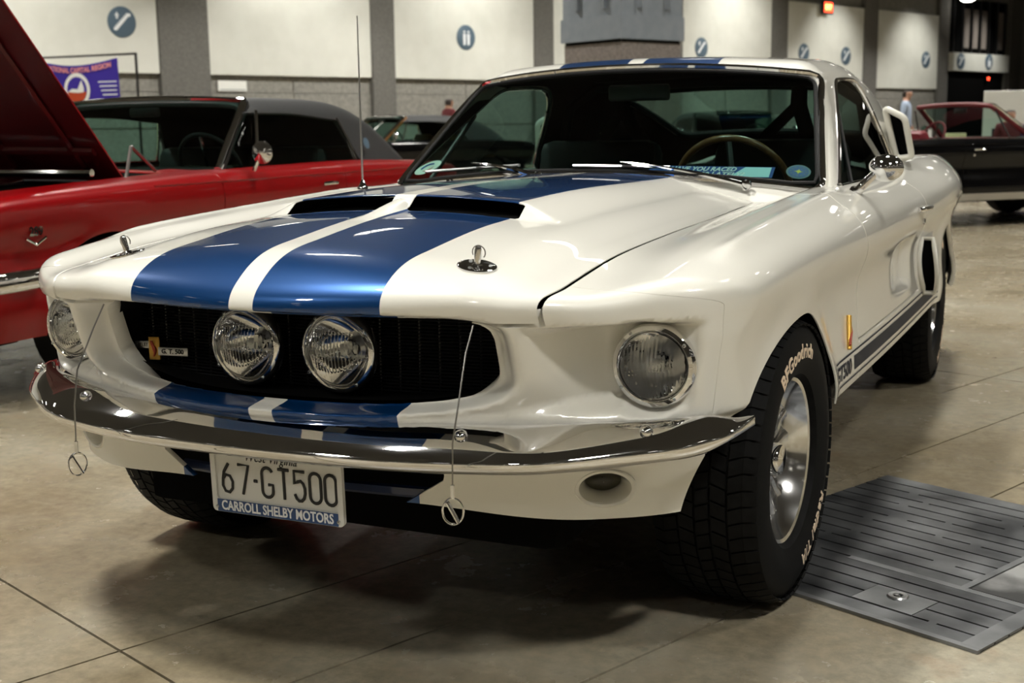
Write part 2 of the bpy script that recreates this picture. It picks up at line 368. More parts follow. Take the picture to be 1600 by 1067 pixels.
class Skin:
    """polygon skin that can be cut by implicit functions"""
    def __init__(s, V, quads, polys=()): s.V = V; s.Q = quads; s.P = list(polys)
    def cut(s, g):
        """keep the region where g(x, y, z) > 0"""
        V = s.V; G = g(*V.T) + np.zeros(len(V)); pos = G > 0
        qn = pos[s.Q].sum(1) if len(s.Q) else np.zeros(0)
        keep = s.Q[qn == 4]; mixed = [tuple(q) for q in s.Q[(qn > 0) & (qn < 4)]]
        P = []
        for p in s.P:
            k = sum(pos[i] for i in p)
            if k == len(p): P.append(p)
            elif k: mixed.append(p)
        edges = {}
        for p in mixed:
            for i in range(len(p)):
                a, b = p[i], p[(i + 1) % len(p)]
                if pos[a] != pos[b]: edges.setdefault((min(a, b), max(a, b)), None)
        if edges:
            E = np.array(list(edges.keys())); A, B = V[E[:, 0]], V[E[:, 1]]; ga, gb = G[E[:, 0]].copy(), G[E[:, 1]].copy()
            lo, hi = np.zeros(len(E)), np.ones(len(E)); sg = ga > 0
            for _ in range(18):
                m = (lo + hi) / 2; X = A + (B - A) * m[:, None]; gm = (g(*X.T) > 0) == sg
                lo = np.where(gm, m, lo); hi = np.where(gm, hi, m)
            X = A + (B - A) * ((lo + hi) / 2)[:, None]
            for i, e in enumerate(edges): edges[e] = len(V) + i
            V = np.concatenate([V, X])
        for p in mixed:
            out = []
            for i in range(len(p)):
                a, b = p[i], p[(i + 1) % len(p)]
                if pos[a]: out.append(a)
                if pos[a] != pos[b]: out.append(edges[(min(a, b), max(a, b))])
            if len(out) > 2: P.append(tuple(out))
        # drop unused points
        used = np.unique(np.concatenate([keep.ravel(), np.array([i for p in P for i in p], int)])).astype(int) if len(keep) or P else np.zeros(0, int)
        mp = -np.ones(len(V), int); mp[used] = np.arange(len(used))
        return Skin(V[used], mp[keep] if len(keep) else np.zeros((0, 4), int), [tuple(mp[list(p)]) for p in P])
    def panel(s, name, f, mat, parent, t=.006, rim=True):
        """one sheet-metal panel with turned-in edges and exact surface normals"""
        if not len(s.V): return None
        V = s.V; N = grad(f, V); N /= np.maximum(np.linalg.norm(N, axis=1), 1e-6)[:, None]
        F = [tuple(q) for q in s.Q] + s.P
        loopn = [N[i] for p in F for i in p]
        if rim:
            cnt = {}
            for p in F:
                for i in range(len(p)):
                    a, b = p[i], p[(i + 1) % len(p)]; cnt[(a, b)] = cnt.get((a, b), 0) + 1
            be = [e for e in cnt if (e[1], e[0]) not in cnt]
            ids = sorted({i for e in be for i in e}); k = {i: j + len(V) for j, i in enumerate(ids)}
            V = np.concatenate([V, V[ids] - N[ids] * t])
            for a, b in be:
                fn = np.cross(V[a] - V[b], V[k[b]] - V[b]); l = np.linalg.norm(fn); fn = fn / l if l > 1e-9 else N[a]
                # outward: face (b, a, k[a], k[b])
                fn = np.cross(V[a] - V[b], V[k[a]] - V[a]); l = np.linalg.norm(fn); fn = fn / l if l > 1e-12 else N[a]
                F.append((b, a, k[a], k[b]))
                na = N[a] + fn; nb = N[b] + fn
                loopn += [nb / max(np.linalg.norm(nb), 1e-6), na / max(np.linalg.norm(na), 1e-6), fn, fn]
        return mk(name, V, F, mat, parent, loopn=loopn)
def inter(*gs):
    def g(x, y, z):
        r = gs[0](x, y, z)
        for q in gs[1:]: r = np.minimum(r, q(x, y, z))
        return r
    return g
def axis_steps(*segs):
    """segs: (start, end, step) -> joined 1-D grid"""
    out = []
    for a, b, h in segs:
        n = max(1, int(round((b - a) / h))); out += list(np.linspace(a, b, n + 1)[:-1])
    return np.array(out + [segs[-1][1]])
def on_front(f, x, z, y0=-1.2, y1=2.2):
    lo, hi = y0, y1
    ys = np.linspace(y0, y1, 400); v = f(x + 0 * ys, ys, z + 0 * ys); i = int(np.argmax(v < 0)); lo, hi = ys[max(i - 1, 0)], ys[i]
    for _ in range(25):
        m = (lo + hi) / 2
        if f(np.array([x]), np.array([m]), np.array([z]))[0] < 0: hi = m
        else: lo = m
    return (lo + hi) / 2
def on_top(f, x, y, z0=1.5, z1=.3):
    zs = np.linspace(z0, z1, 400); v = f(x + 0 * zs, y + 0 * zs, zs); i = int(np.argmax(v < 0)); hi, lo = zs[i], zs[max(i - 1, 0)]
    for _ in range(25):
        m = (lo + hi) / 2
        if f(np.array([x]), np.array([y]), np.array([m]))[0] < 0: hi = m
        else: lo = m
    return (lo + hi) / 2
def on_side(f, y, z, s=1, x0=1.2, x1=.2):
    xs = np.linspace(x0, x1, 300) * s; v = f(xs, y + 0 * xs, z + 0 * xs); i = int(np.argmax(v < 0)); hi, lo = xs[i], xs[max(i - 1, 0)]
    for _ in range(25):
        m = (lo + hi) / 2
        if f(np.array([m]), np.array([y]), np.array([z]))[0] < 0: hi = m
        else: lo = m
    return (lo + hi) / 2
def nrm(f, p): g = grad(f, np.array([p], float))[0]; return Vector(g / np.linalg.norm(g))
# ---------------------------------------------------------------- the hall
def concrete_floor_mat():
    m, nt, b = new_mat('sealed_concrete'); L = nt.links.new
    tc = nd(nt, 'ShaderNodeTexCoord')
    def noise(scale, detail=6, rough=.6):
        n = nd(nt, 'ShaderNodeTexNoise'); n.inputs['Scale'].default_value = scale; n.inputs['Detail'].default_value = detail; n.inputs['Roughness'].default_value = rough
        L(tc.outputs['Object'], n.inputs['Vector']); return n.outputs['Fac']
    def ramp(fac, stops):
        r = nd(nt, 'ShaderNodeValToRGB'); e = r.color_ramp.elements
        e[0].position, e[0].color = stops[0][0], (*stops[0][1], 1); e[1].position, e[1].color = stops[-1][0], (*stops[-1][1], 1)
        for p, c in stops[1:-1]: k = e.new(p); k.color = (*c, 1)
        L(fac, r.inputs[0]); return r.outputs[0]
    def mix(a, bb, f, mode='MIX'):
        x = nd(nt, 'ShaderNodeMix', data_type='RGBA', blend_type=mode)
        for s_, v in (('A', a), ('B', bb), ('Factor', f)):
            if isinstance(v, (int, float)): x.inputs[s_].default_value = v
            elif isinstance(v, tuple): x.inputs[s_].default_value = (*v, 1)
            else: L(v, x.inputs[s_])
        return x.outputs['Result']
    big = ramp(noise(1.1, 5), [(.3, (.19, .155, .095)), (.5, (.29, .25, .175)), (.72, (.37, .345, .27))])
    fine = ramp(noise(26, 8, .7), [(.3, (.42, .42, .42)), (.7, (1.2, 1.16, 1.12))])
    c = mix(big, fine, .55, 'MULTIPLY')
    rust = ramp(noise(2.3, 7, .65), [(.60, (0, 0, 0)), (.78, (1, 1, 1))]); c = mix(c, (.25, .125, .055), mix((0, 0, 0), rust, .55))
    spots = ramp(noise(9, 4, .5), [(.68, (0, 0, 0)), (.74, (1, 1, 1))]); c = mix(c, (.055, .045, .035), mix((0, 0, 0), spots, .35))
    pale = ramp(noise(2.1, 6, .6), [(.50, (0, 0, 0)), (.85, (1, 1, 1))]); c = mix(c, (.46, .44, .38), mix((0, 0, 0), pale, .18))
    L(c, b.inputs['Base Color'])
    mr = nd(nt, 'ShaderNodeMapRange'); mr.inputs['To Min'].default_value = .09; mr.inputs['To Max'].default_value = .40; L(noise(4.0, 6), mr.inputs[0]); L(mr.outputs[0], b.inputs['Roughness'])
    bp = nd(nt, 'ShaderNodeBump'); bp.inputs['Strength'].default_value = .08; bp.inputs['Distance'].default_value = .004; L(noise(60, 6, .7), bp.inputs['Height']); L(bp.outputs[0], b.inputs['Normal'])
    return m
M['concrete'] = concrete_floor_mat()
M['joint'] = mat('dark_joint_filler', (.03, .025, .02), .8)
M['block'] = noise_mat('grey_concrete_block', (.19, .182, .165), (.26, .25, .225), 7, (.75, .9), .1)
M['pier'] = noise_mat('grey_pier_concrete', (.11, .105, .097), (.145, .14, .128), 11, (.75, .9), .1)
M['wallpanel'] = noise_mat('off_white_wall_panel', (.60, .60, .55), (.64, .64, .59), 1.5, (.6, .7))
M['capital'] = noise_mat('blue_grey_painted_concrete', (.20, .225, .255), (.23, .255, .285), 5, (.6, .75), .05)
M['stone'] = noise_mat('brown_grey_stone', (.15, .125, .11), (.24, .21, .19), 22, (.6, .8), .1)
M['ceiling'] = mat('dark_ceiling', (.035, .034, .032), .9)
M['lamp'] = mat('lit_lamp_diffuser', (1, 1, 1), .5, emit=(1, .96, .87), es=7)
M['lamp_body'] = mat('lamp_housing', (.12, .12, .12), .5)

fl = tag(mk('floor', [(-90, -45, -.03), (70, -45, -.03), (70, 120, -.03), (-90, 120, -.03)], [(0, 1, 2, 3)], M['joint'], smooth=False), kind='structure')
def hallrot(u, v): return HU * u + HV * v
slab_us = [-44, -32, -24, -16, -8, -.94, 3.06, 8, 14, 20, 28, 38, 50, 64, 80, 100]
slab_vs = [-70, -50, -38, -28, -20, -14, -8, -4, -.06, .335, .75, 4.6, 9, 16, 24, 34, 48]
SLABS = [(a, b, c, d) for a, b in zip(slab_us, slab_us[1:]) for c, d in zip(slab_vs, slab_vs[1:])]
def visible_xy(q):
    d = np.array([q[0], q[1], 0]) - CP; k = d @ _F
    return k > .5 and abs(d @ _R2 / k) < .62 and d @ _U2 / k > -.5
for a, b, c, d in SLABS:
    g = .0035
    vv = [hallrot(u, v) for u, v in ((a + g, c + g), (b - g, c + g), (b - g, d - g), (a + g, d - g))]
    V = [(q[0], q[1], z) for z in (0, -.03) for q in vv]
    mk('slab', V, [(3, 2, 1, 0), (0, 1, 5, 4), (1, 2, 6, 5), (2, 3, 7, 6), (3, 0, 4, 7)], M['concrete'], fl, smooth=False)

def hall_box(mb, s0, s1, d0, d1, z0, z1):
    p = [hall(s, d, z) for z in (z0, z1) for s, d in ((s0, d0), (s1, d0), (s1, d1), (s0, d1))]
    mb.add(p, [(3, 2, 1, 0), (4, 5, 6, 7), (0, 1, 5, 4), (1, 2, 6, 5), (2, 3, 7, 6), (3, 0, 4, 7)]); return mb
# long wall (behind the cars): grey block, off-white upper panels, grey piers
wb = tag(hall_box(MB(), -60, 75, -.6, 0, -.02, CEIL_Z).build('wall_back', M['block'], smooth=False), kind='structure')
PIERS = [(-24.6, -22.8), (-13.4, -11.6), (-1.05, .82), (7.9, 9.0), (16.7, 17.85), (25.6, 26.8), (34.25, 35.65), (43.3, 44.75), (52.0, 53.25), (61.7, 63.4)]
for a, b in PIERS: hall_box(MB(), a, b, 0, .28, 0, CEIL_Z - .02).build('pier', M['pier'], wb, smooth=False)
edges = [-40] + [e for p in PIERS for e in p]
for k in range(0, len(edges) - 1, 2):
    a, b = edges[k], edges[k + 1]
    if a > 52: continue
    top = 7.42 if a > 30 else CEIL_Z - .05
    p = hall_box(MB(), a + .03, b - .03, 0, .22, 3.0, top).build('panel', M['wallpanel'], wb, smooth=False)
# block courses between floor and panels
for k in range(0, len(edges) - 1, 2):
    a, b = edges[k], edges[k + 1]
    n = max(1, int((b - a) / 2.9)); w = (b - a) / n
    for i in range(n):
        for z0, z1, dd in ((.02, 1.18, .06), (1.2, 2.38, .09), (2.4, 2.92, .05)):
            hall_box(MB(), a + i * w + .02, a + (i + 1) * w - .02, 0, dd, z0, z1).build('block', M['block'], wb, smooth=False)
wl = tag(hall_box(MB(), -60.6, -60, -.6, 75, 0, CEIL_Z).build('wall_left', M['block'], smooth=False), kind='structure')
wr = tag(hall_box(MB(), 75, 75.6, -.6, 75, 0, CEIL_Z).build('wall_right', M['block'], smooth=False), kind='structure')
wf = tag(hall_box(MB(), -60, 75, 75, 75.6, 0, CEIL_Z).build('wall_front', M['block'], smooth=False), kind='structure')
ce = tag(hall_box(MB(), -60.6, 75.6, -.6, 75.6, CEIL_Z, CEIL_Z + .3).build('ceiling', M['ceiling'], smooth=False), kind='structure')
# recessed upper gallery at the far end with a ledge
gal = thing('balcony', 'off-white balcony ledge below dark gallery windows at the far right', 'balcony', hall(57.4, 0, 4.1))
def put(o, parent): o.parent = parent; o.matrix_parent_inverse = Matrix.Translation(-parent.location); return o
put(hall_box(MB(), 53.3, 60.9, .1, .60, 4.15, 5.25).build('ledge', M['wallpanel'], smooth=False), gal)
put(hall_box(MB(), 53.3, 60.9, .05, .25, 5.3, 8.6).build('window_band', M['void'], smooth=False), gal)
for i in range(7):
    s = 53.6 + i * 1.18
    put(hall_box(MB(), s, s + .16, .25, .36, 5.3, 8.6).build('mullion', M['trim_black'], smooth=False), gal)
    if i in (1, 2, 3, 5): put(hall_box(MB(), s + .35, s + 1.0, .26, .30, 5.6, 8.0).build('curtain', M['stone'], smooth=False), gal)
put(hall_box(MB(), 53.3, 60.9, .05, .2, .05, 4.1).build('dark_opening', M['void'], smooth=False), gal)

# nearer freestanding column with a blue-grey capital, corner towards us
cl = thing('column', 'brown grey square column with a blue grey capital behind the roof', 'column', (-6.75, 20.1, 0))
rot45 = math.radians(45) + math.atan2(20.2 + 2.8, -6.4 - 1.43) - math.radians(90)
R45 = Matrix.Rotation(rot45, 4, 'Z')
def colbox(name, w, z0, z1, m): return MB().box((0, 0, (z0 + z1) / 2), (w, w, z1 - z0), R45, 0).build(name, m, cl, smooth=False)
def colbox(name, w, z0, z1, m):
    mb = MB(); h = w / 2
    mb.add([R45 @ Vector((x, y, z)) for z in (z0, z1) for x, y in ((-h, -h), (h, -h), (h, h), (-h, h))], [(3, 2, 1, 0), (4, 5, 6, 7), (0, 1, 5, 4), (1, 2, 6, 5), (2, 3, 7, 6), (3, 0, 4, 7)])
    return mb.build(name, m, cl, smooth=False)
colbox('shaft', 1.52, 0, 2.55, M['stone']); colbox('shadow_gap', 1.50, 2.55, 2.60, M['void'])
colbox('capital', 1.62, 2.60, 3.02, M['capital']); colbox('upper_shaft', 1.56, 3.02, CEIL_Z - .05, M['capital'])
for sx, sy in ((0, -1), (-1, 0), (1, 0), (0, 1)):
    for o in (-.36, .36):
        c = R45 @ Vector((sx * .79 + (o if sx == 0 else 0), sy * .79 + (o if sy == 0 else 0), 0))
        MB().box((c.x, c.y, 6.15), (.16 if sx == 0 else .05, .16 if sy == 0 else .05, 6.0), None).build('rib', M['capital'], cl, smooth=False)

# hall lamps: each carries its own light
lamp_proto = None
for n_, (x, y) in enumerate(hall_lamp_spots()):
    q = np.array([x, y]) - W0
    if q @ HV < 1.5 or q @ HV > 74: continue
    t = thing('high_bay_lamp', 'lit rectangular high bay lamp hanging under the dark hall ceiling', 'lamp', (x, y, LAMP_Z), HALL_ROT, 'high bay lamps under the ceiling')
    if lamp_proto is None:
        h = MB().box((0, 0, .09), (1.24, .56, .12), None, .01).build('housing', M['lamp_body'], t)
        tb = []
        for k in range(4): tb.append(MB().box((0, -.195 + k * .13, .018), (1.16, .07, .024), None).build('tube', M['lamp'], t, smooth=False))
        rd = MB().tube([(0, 0, .15), (0, 0, CEIL_Z - LAMP_Z - .01)], .012, 6).build('rod', M['lamp_body'], t)
        lamp_proto = (h, tb, rd)
        ld = bpy.data.lights.new('lamp_light', 'AREA'); ld.shape = 'RECTANGLE'; ld.size = 1.16; ld.size_y = .46; ld.energy = LAMP_POWER; ld.color = (1, .975, .905); ld.spread = math.radians(118)
    else:
        for o in [lamp_proto[0], *lamp_proto[1], lamp_proto[2]]: c = o.copy(); COL.objects.link(c); c.parent = t
    lo = bpy.data.objects.new('lamp_light', ld); link(lo, t); lo.location = (0, 0, 0.0)
# ---------------------------------------------------------------- the white fastback
ZLIP = .742            # underside of the hood lip
def hood_edge(y): return .573 - .030 * sst(.1, .9, y) - .020 * sst(-.72, -.85, y)
def bumper_cover(): pass
COWL_Y = .70
def white_car():
    car = thing('car', 'white vintage fastback with two wide blue stripes and a chrome bumper, in front', 'car', (0, 0, 0))
    xs = axis_steps((-1.0, 1.0, .0125)); ys = axis_steps((-1.0, -.40, .0085), (-.40, .75, .0115), (.75, 3.85, .022)); zs = axis_steps((.18, 1.02, .0095))
    V, Q = field_mesh(body, xs, ys, zs)
    S0 = Skin(V, Q)
    ax = lambda x: np.abs(x)
    archF = lambda x, y, z: np.where(z < .60 + 9 * (np.abs(y) < 9), wheel_arch(y, z, 0, .345, .20), 1)
    archR = lambda x, y, z: wheel_arch(y, z, 2.743, .345, .02)
    out_arch = lambda x, y, z: np.where(np.abs(x) > .50, np.minimum(archF(x, y, z), archR(x, y, z)), 1.0)
    in_hood = lambda x, y, z: np.minimum(np.minimum(hood_edge(y) - ax(x), z - ZLIP), .80 - y)
    cabin = lambda x, y, z: np.maximum(ax(x) - W_can(y, np.maximum(z, .89)) + .004, np.maximum(yWS(ax(x), z) - .02 - y, y - 3.35))
    S = S0.cut(out_arch).cut(cabin)
    g = .0040
    # hood
    H = S.cut(lambda x, y, z: in_hood(x, y, z) - g)
    mouth = lambda x, y, z: np.maximum(np.maximum(np.abs(y + .296) - .024, np.maximum(.026 - ax(x), ax(x) - (.300))), np.where(z > .8, -1, 1))
    H = H.cut(mouth)
    H.panel('hood', body, M['striped'], car, .0025)
    rest = S.cut(lambda x, y, z: -in_hood(x, y, z) - g)
    # intake ducts behind the two mouths
    for s in (1, -1):
        mb = MB(); xa, xb = .018 * s, .315 * s
        def P(x, y, dz): return (x, y, on_top(lambda a, b, c: c - (hood_c(b) - .17 * np.abs(a) ** 2), abs(x), y) + dz)
        top = []; bot = []
        n = 8
        for j, (y, up, dn) in enumerate(((-.318, .002, -.014), (-.20, .012, -.020), (-.06, .010, -.022))):
            for i in range(n + 1):
                x = xa + (xb - xa) * i / n; top.append(P(x, y, up)); bot.append(P(x, y, dn))
        F = []
        for j in range(2):
            for i in range(n): a = j * (n + 1) + i; F.append((a, a + 1, a + n + 2, a + n + 1))
        mb.add(bot, F)
        mb.add([P(xa + (xb - xa) * i / n, -.06, d) for d in (-.022, .008) for i in range(n + 1)], [(i, i + 1, i + n + 2, i + n + 1) for i in range(n)])
        mb.build('intake_duct', M['void'], car)
    # nose, valance, fenders
    seam = lambda x, y, z: np.where(z > .49, -.545 - .160 * sst(.757, .803, z), -.53)
    V_SPLIT = .492
    nose = rest.cut(lambda x, y, z: np.minimum(seam(x, y, z) - y - .0013, z - V_SPLIT - .001)).cut(lambda x, y, z: gop(ax(x), z) - 1.0 + 5 * (y > -.55))
    nose = nose.cut(lambda x, y, z: np.sqrt((ax(x) - HLX) ** 2 + (z - HLZ) ** 2) - .0765)
    nose.panel('nose_panel', body, M['striped'], car, .035)
    vopen = lambda x, y, z: np.maximum(np.maximum(ax(x) - .335 + 1.6 * np.maximum(.425 - z, 0), -1. + 0 * z), z - .485)
    val = rest.cut(lambda x, y, z: np.minimum(np.minimum(-.50 - y - .0013, V_SPLIT - z - .001), z - .378 + .024 * sst(.25, .60, ax(x)) + .003)).cut(vopen)
    val = val.cut(lambda x, y, z: np.sqrt((ax(x) - .622) ** 2 + ((z - .413) / .62) ** 2) - .048)
    val.panel('front_valance', body, M['striped'], car, .012)
    low = lambda x, y, z: z - .392 + .05 * sst(.15, -.4, y) + .03 * sst(2.6, 3.1, y)
    doorF = lambda z: .660 + .05 * sst(.80, .70, z) - .03 * sst(.60, .45, z)
    DOOR_R, DOOR_LO = 1.83, .50
    for s, nm in ((1, 'l'), (-1, 'r')):
        side = rest.cut(lambda x, y, z: s * x - .30).cut(low)
        fr = side.cut(lambda x, y, z: np.minimum(np.minimum(np.where(z > V_SPLIT, y - seam(x, y, z), y + .50) - .0013, doorF(z) - y - g), np.maximum(ax(x) - .50, -1)))
        fr = fr.cut(lambda x, y, z: np.maximum(ax(x) - hood_edge(y) - g, .80 - y if False else np.where(z < .7, 1, -1)))
        fr.panel('front_fender', body, M['white'], car, .004)
        in_door = lambda x, y, z: np.minimum(np.minimum(y - doorF(z), DOOR_R - y), np.minimum(z - DOOR_LO, ax(x) - .60))
        dr = side.cut(lambda x, y, z: in_door(x, y, z) - g).panel('door', body, M['white'], car, .014)
        qt = side.cut(lambda x, y, z: np.minimum(np.minimum(y - doorF(z) - g, -in_door(x, y, z) - g), np.maximum(ax(x) - .50, np.where((y > 2.9) | (z < .7), 1, -1))))
        qt.panel('quarter_panel', body, M['white'], car, .018)
        car['d_' + nm] = 1
        DOORS[s] = dr
    for k in ('d_l', 'd_r'): del car[k]
    rest.cut(lambda x, y, z: np.minimum(np.minimum(.50 - ax(x), y - 3.36), z - .30)).panel('tail_panel', body, M['striped'], car, .01)
    rest.cut(lambda x, y, z: np.minimum(np.minimum(hood_edge(.8) - ax(x), y - .80 - g), np.minimum(1.3 - y, z - .6))).panel('cowl_panel', body, M['striped'], car, .01)
    # black shell added against light leaks, darkening panel gaps, wheel housings and cabin floor
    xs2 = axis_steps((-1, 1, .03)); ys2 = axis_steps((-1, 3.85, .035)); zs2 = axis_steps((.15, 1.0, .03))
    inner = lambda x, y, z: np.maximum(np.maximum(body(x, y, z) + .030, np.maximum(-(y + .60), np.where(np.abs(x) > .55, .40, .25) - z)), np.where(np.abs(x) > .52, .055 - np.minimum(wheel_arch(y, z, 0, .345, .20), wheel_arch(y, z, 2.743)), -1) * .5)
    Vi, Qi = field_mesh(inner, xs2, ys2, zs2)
    mk('light_block_shell', Vi, [tuple(q) for q in Qi], M['void'], car)
    # greenhouse
    cx = axis_steps((-.86, .86, .0125)); cy = axis_steps((.60, 2.0, .0125), (2.0, 3.75, .022)); cz = axis_steps((.84, 1.36, .0095))
    Vc, Qc = field_mesh(canopy, cx, cy, cz)
    C0 = Skin(Vc, Qc).cut(lambda x, y, z: body(x, y, z) + .012).cut(lambda x, y, z: z - .862)
    def rnd(a, b, r):            # rounded intersection of two positive fields
        return -smax(-a, -b, r)
    ws_f = lambda x, y, z: np.where(y < 1.75, rnd(rnd(z - (.942 - .104 * x * x), 1.272 - .104 * x * x - z, .02), (.706 - (z - .89) * .309 - ax(x)) * .95, .034), -1)
    sw_f = lambda x, y, z: np.where(ax(x) > .45, rnd(rnd((y - (.985 + (z - .89) * 1.72)) * .55, z - .893, .02), rnd((Troof(y) - .09 * .36 - .060) - z, (2.16 - .25 * (z - .89) - y) * .8, .12), .03), -1)
    rw_f = lambda x, y, z: np.where(z > .9, rnd(rnd(y - 2.62, 3.32 - y, .05), .54 - .12 * (y - 2.6) - ax(x), .08), -1)
    roof = C0.cut(lambda x, y, z: -ws_f(x, y, z)).cut(lambda x, y, z: -sw_f(x, y, z)).cut(lambda x, y, z: -rw_f(x, y, z))
    roof.panel('roof', canopy, M['striped'], car, .007)
    can_in = lambda x, y, z: canopy(x, y, z) + .011
    Vh, Qh = field_mesh(can_in, axis_steps((-.86, .86, .02)), axis_steps((.60, 3.75, .022)), axis_steps((.84, 1.36, .018)))
    hl = Skin(Vh, Qh).cut(lambda x, y, z: z - .872).cut(lambda x, y, z: -ws_f(x, y, z) - .004).cut(lambda x, y, z: -sw_f(x, y, z) - .004).cut(lambda x, y, z: -rw_f(x, y, z) - .004)
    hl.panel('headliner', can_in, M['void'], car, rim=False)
    C0.cut(lambda x, y, z: ws_f(x, y, z) - .004).panel('windshield', canopy, M['glass'], car, .004, rim=False)
    for s in (1, -1):
        C0.cut(lambda x, y, z: np.minimum(sw_f(x, y, z) - .012, s * x)).panel('side_window', lambda x, y, z: canopy(x, y, z) + .0, M['sideglass'], car, .004, rim=False)
    C0.cut(lambda x, y, z: rw_f(x, y, z) - .004).panel('rear_window', canopy, M['glass'], car, .004, rim=False)
    # chrome surround of the windscreen, with a black rubber seal inside it
    def loop(f, sgn_pts, proj):
        pts = []
        for d in sgn_pts: pts.append(proj(d))
        return pts
    def ws_loop(inset):
        pts = []; c = np.array([0, 1.10])
        for k in range(160):
            w = 2 * math.pi * k / 160; d = np.array([math.cos(w), math.sin(w)])
            lo, hi = 0, 1.2
            for _ in range(30):
                m = (lo + hi) / 2; q = c + d * m * np.array([1, .6])
                if ws_f(np.array([q[0]]), np.array([1.0]), np.array([q[1]]))[0] > inset: lo = m
                else: hi = m
            q = c + d * lo * np.array([1, .6]); y = on_front(canopy, q[0], q[1], .5, 2.0); p = Vector((q[0], y, q[1]))
            pts.append(p + nrm(canopy, p) * .003)
        return pts + pts[:2]
    MB().tube(ws_loop(-.004), .0105, 8, caps=False).build('windshield_trim', M['chrome'], car)
    MB().tube([p - Vector((0, -.004, .002)) for p in ws_loop(.009)], .007, 8, caps=False).build('windshield_seal', M['black'], car)
    pts = []
    for k in range(80):
        w = 2 * math.pi * k / 80; c = np.array([0, 1.15]); d = np.array([math.cos(w), math.sin(w)])
        yy = 2.97 + .352 * max(-1, min(1, d[1] * 1.5)); xx = (.54 - .12 * (yy - 2.6)) * max(-1, min(1, d[0] * 1.25)) * .985
        pts.append(Vector((xx, yy, on_top(canopy, xx, yy))))
    MB().tube(pts + pts[:2], .014, 8, caps=False).build('rear_window_seal', M['black'], car)
    for s in (1, -1):
        pts = []
        for k in range(120):
            w = 2 * math.pi * k / 120; c = np.array([1.62, 1.04]); d = np.array([math.cos(w), math.sin(w)]); lo, hi = 0, 1.6
            for _ in range(30):
                m = (lo + hi) / 2; q = c + d * m * np.array([1, .5])
                if sw_f(np.array([.7]), np.array([q[0]]), np.array([q[1]]))[0] > .003: lo = m
                else: hi = m
            q = c + d * lo * np.array([1, .5]); x = on_side(canopy, q[0], q[1], s); pts.append(Vector((x + s * .002, q[0], q[1])))
        MB().tube(pts + pts[:2], .008, 8, caps=False).build('window_trim', M['chrome'], car)
        a = Vector((on_side(canopy, 1.22, .90, s) - s * .002, 1.22, .90)); b_ = Vector((on_side(canopy, 1.42, 1.13, s) - s * .002, 1.42, 1.13))
        MB().tube([a, (a + b_) / 2, b_], .009, 8).build('vent_window_post', M['trim_black'], car)
    return car, ws_f
DOORS = {}
car, ws_f = white_car()

# ---- grille, badge, lamps
def grille():
    mb = MB()
    for k in range(25):
        z = .578 + k * .0068; w = .47
        pts = [(x, -.70 + .20 * x * x, z) for x in np.linspace(-w, w, 9)]
        mb.tube(pts, .0019, 4)
    for k in range(-11, 12):
        x = k * .042; mb.tube([(x, -.698 + .20 * x * x, .572), (x, -.698 + .20 * x * x, .75)], .0022, 4)
    g = mb.build('grille', M['trim_black'], car, smooth=False)
    V = [(x, -.685 + .2 * x * x, z) for z in (.555, .77) for x in np.linspace(-.52, .52, 9)]
    mk('grille_backing', V, [(i, i + 1, i + 10, i + 9) for i in range(8)], M['void'], g)
    # tunnel between opening and grille, black
    V = []; n = 72
    for y in (0, 1):
        for k in range(n):
            w = 2 * math.pi * k / n; cx, cz = math.cos(w), math.sin(w)
            e_ = 7.0 if cz > 0 else 3.4; r = 1 / ((abs(cx) / .452) ** e_ + (abs(cz) / .088) ** e_) ** (1 / e_)
            x, z = cx * r, .66 + cz * r
            V.append((x, (yFront(np.array([abs(x)]), np.array([z]))[0] + .03) if y == 0 else -.66 + .2 * x * x, z))
    mk('tunnel', V, [(k, (k + 1) % n, n + (k + 1) % n, n + k) for k in range(n)], M['black'], g)
    return g
grille()
def plate_box(cx, cy, cz, w, h, t, m, parent, name, rot=0.0):
    R = Matrix.Rotation(rot, 4, 'Z'); return MB().box((cx, cy, cz), (w, t, h), R, min(t, h) * .25).build(name, m, parent)
by = lambda x: -.728 + .2 * x * x
bd = plate_box(-.389, by(.389), .629, .026, .050, .006, M['gold'], car, 'grille_badge', .155)
plate_box(-.427, by(.427), .634, .036, .016, .004, M['satin'], bd, 'name_bar', .17); plate_box(-.333, by(.333), .626, .072, .018, .004, M['satin'], bd, 'name_bar', .135)
def front_text(name, txt, size, x, y, z, m, parent, rot=0.0, tilt=0.0, **kw):
    Mx = Matrix.Translation((x, y, z)) @ Matrix.Rotation(rot, 4, 'Z') @ Matrix.Rotation(math.radians(90) + tilt, 4, 'X')
    return text_obj(name, txt, size, Mx, m, parent, **kw)
front_text('lettering', 'SHELBY', .011, -.427, by(.427) - .0028, .634, M['ink'], bd, .17, xscale=.8, depth=.0005)
front_text('lettering', 'G. T. 500', .014, -.333, by(.333) - .0028, .626, M['ink'], bd, .135, depth=.0005, bold=.0003)
MB().tube([(-.389 + .004 * math.sin(t * 5), by(.389) - .005, .612 + .034 * t) for t in np.linspace(0, 1, 14)], [.0015 + .003 * math.sin(math.pi * min(1, t * 1.05)) ** 2 + (.0015 if t > .75 else 0) for t in np.linspace(0, 1, 14)], 6).build('snake', M['badge_red'], bd)

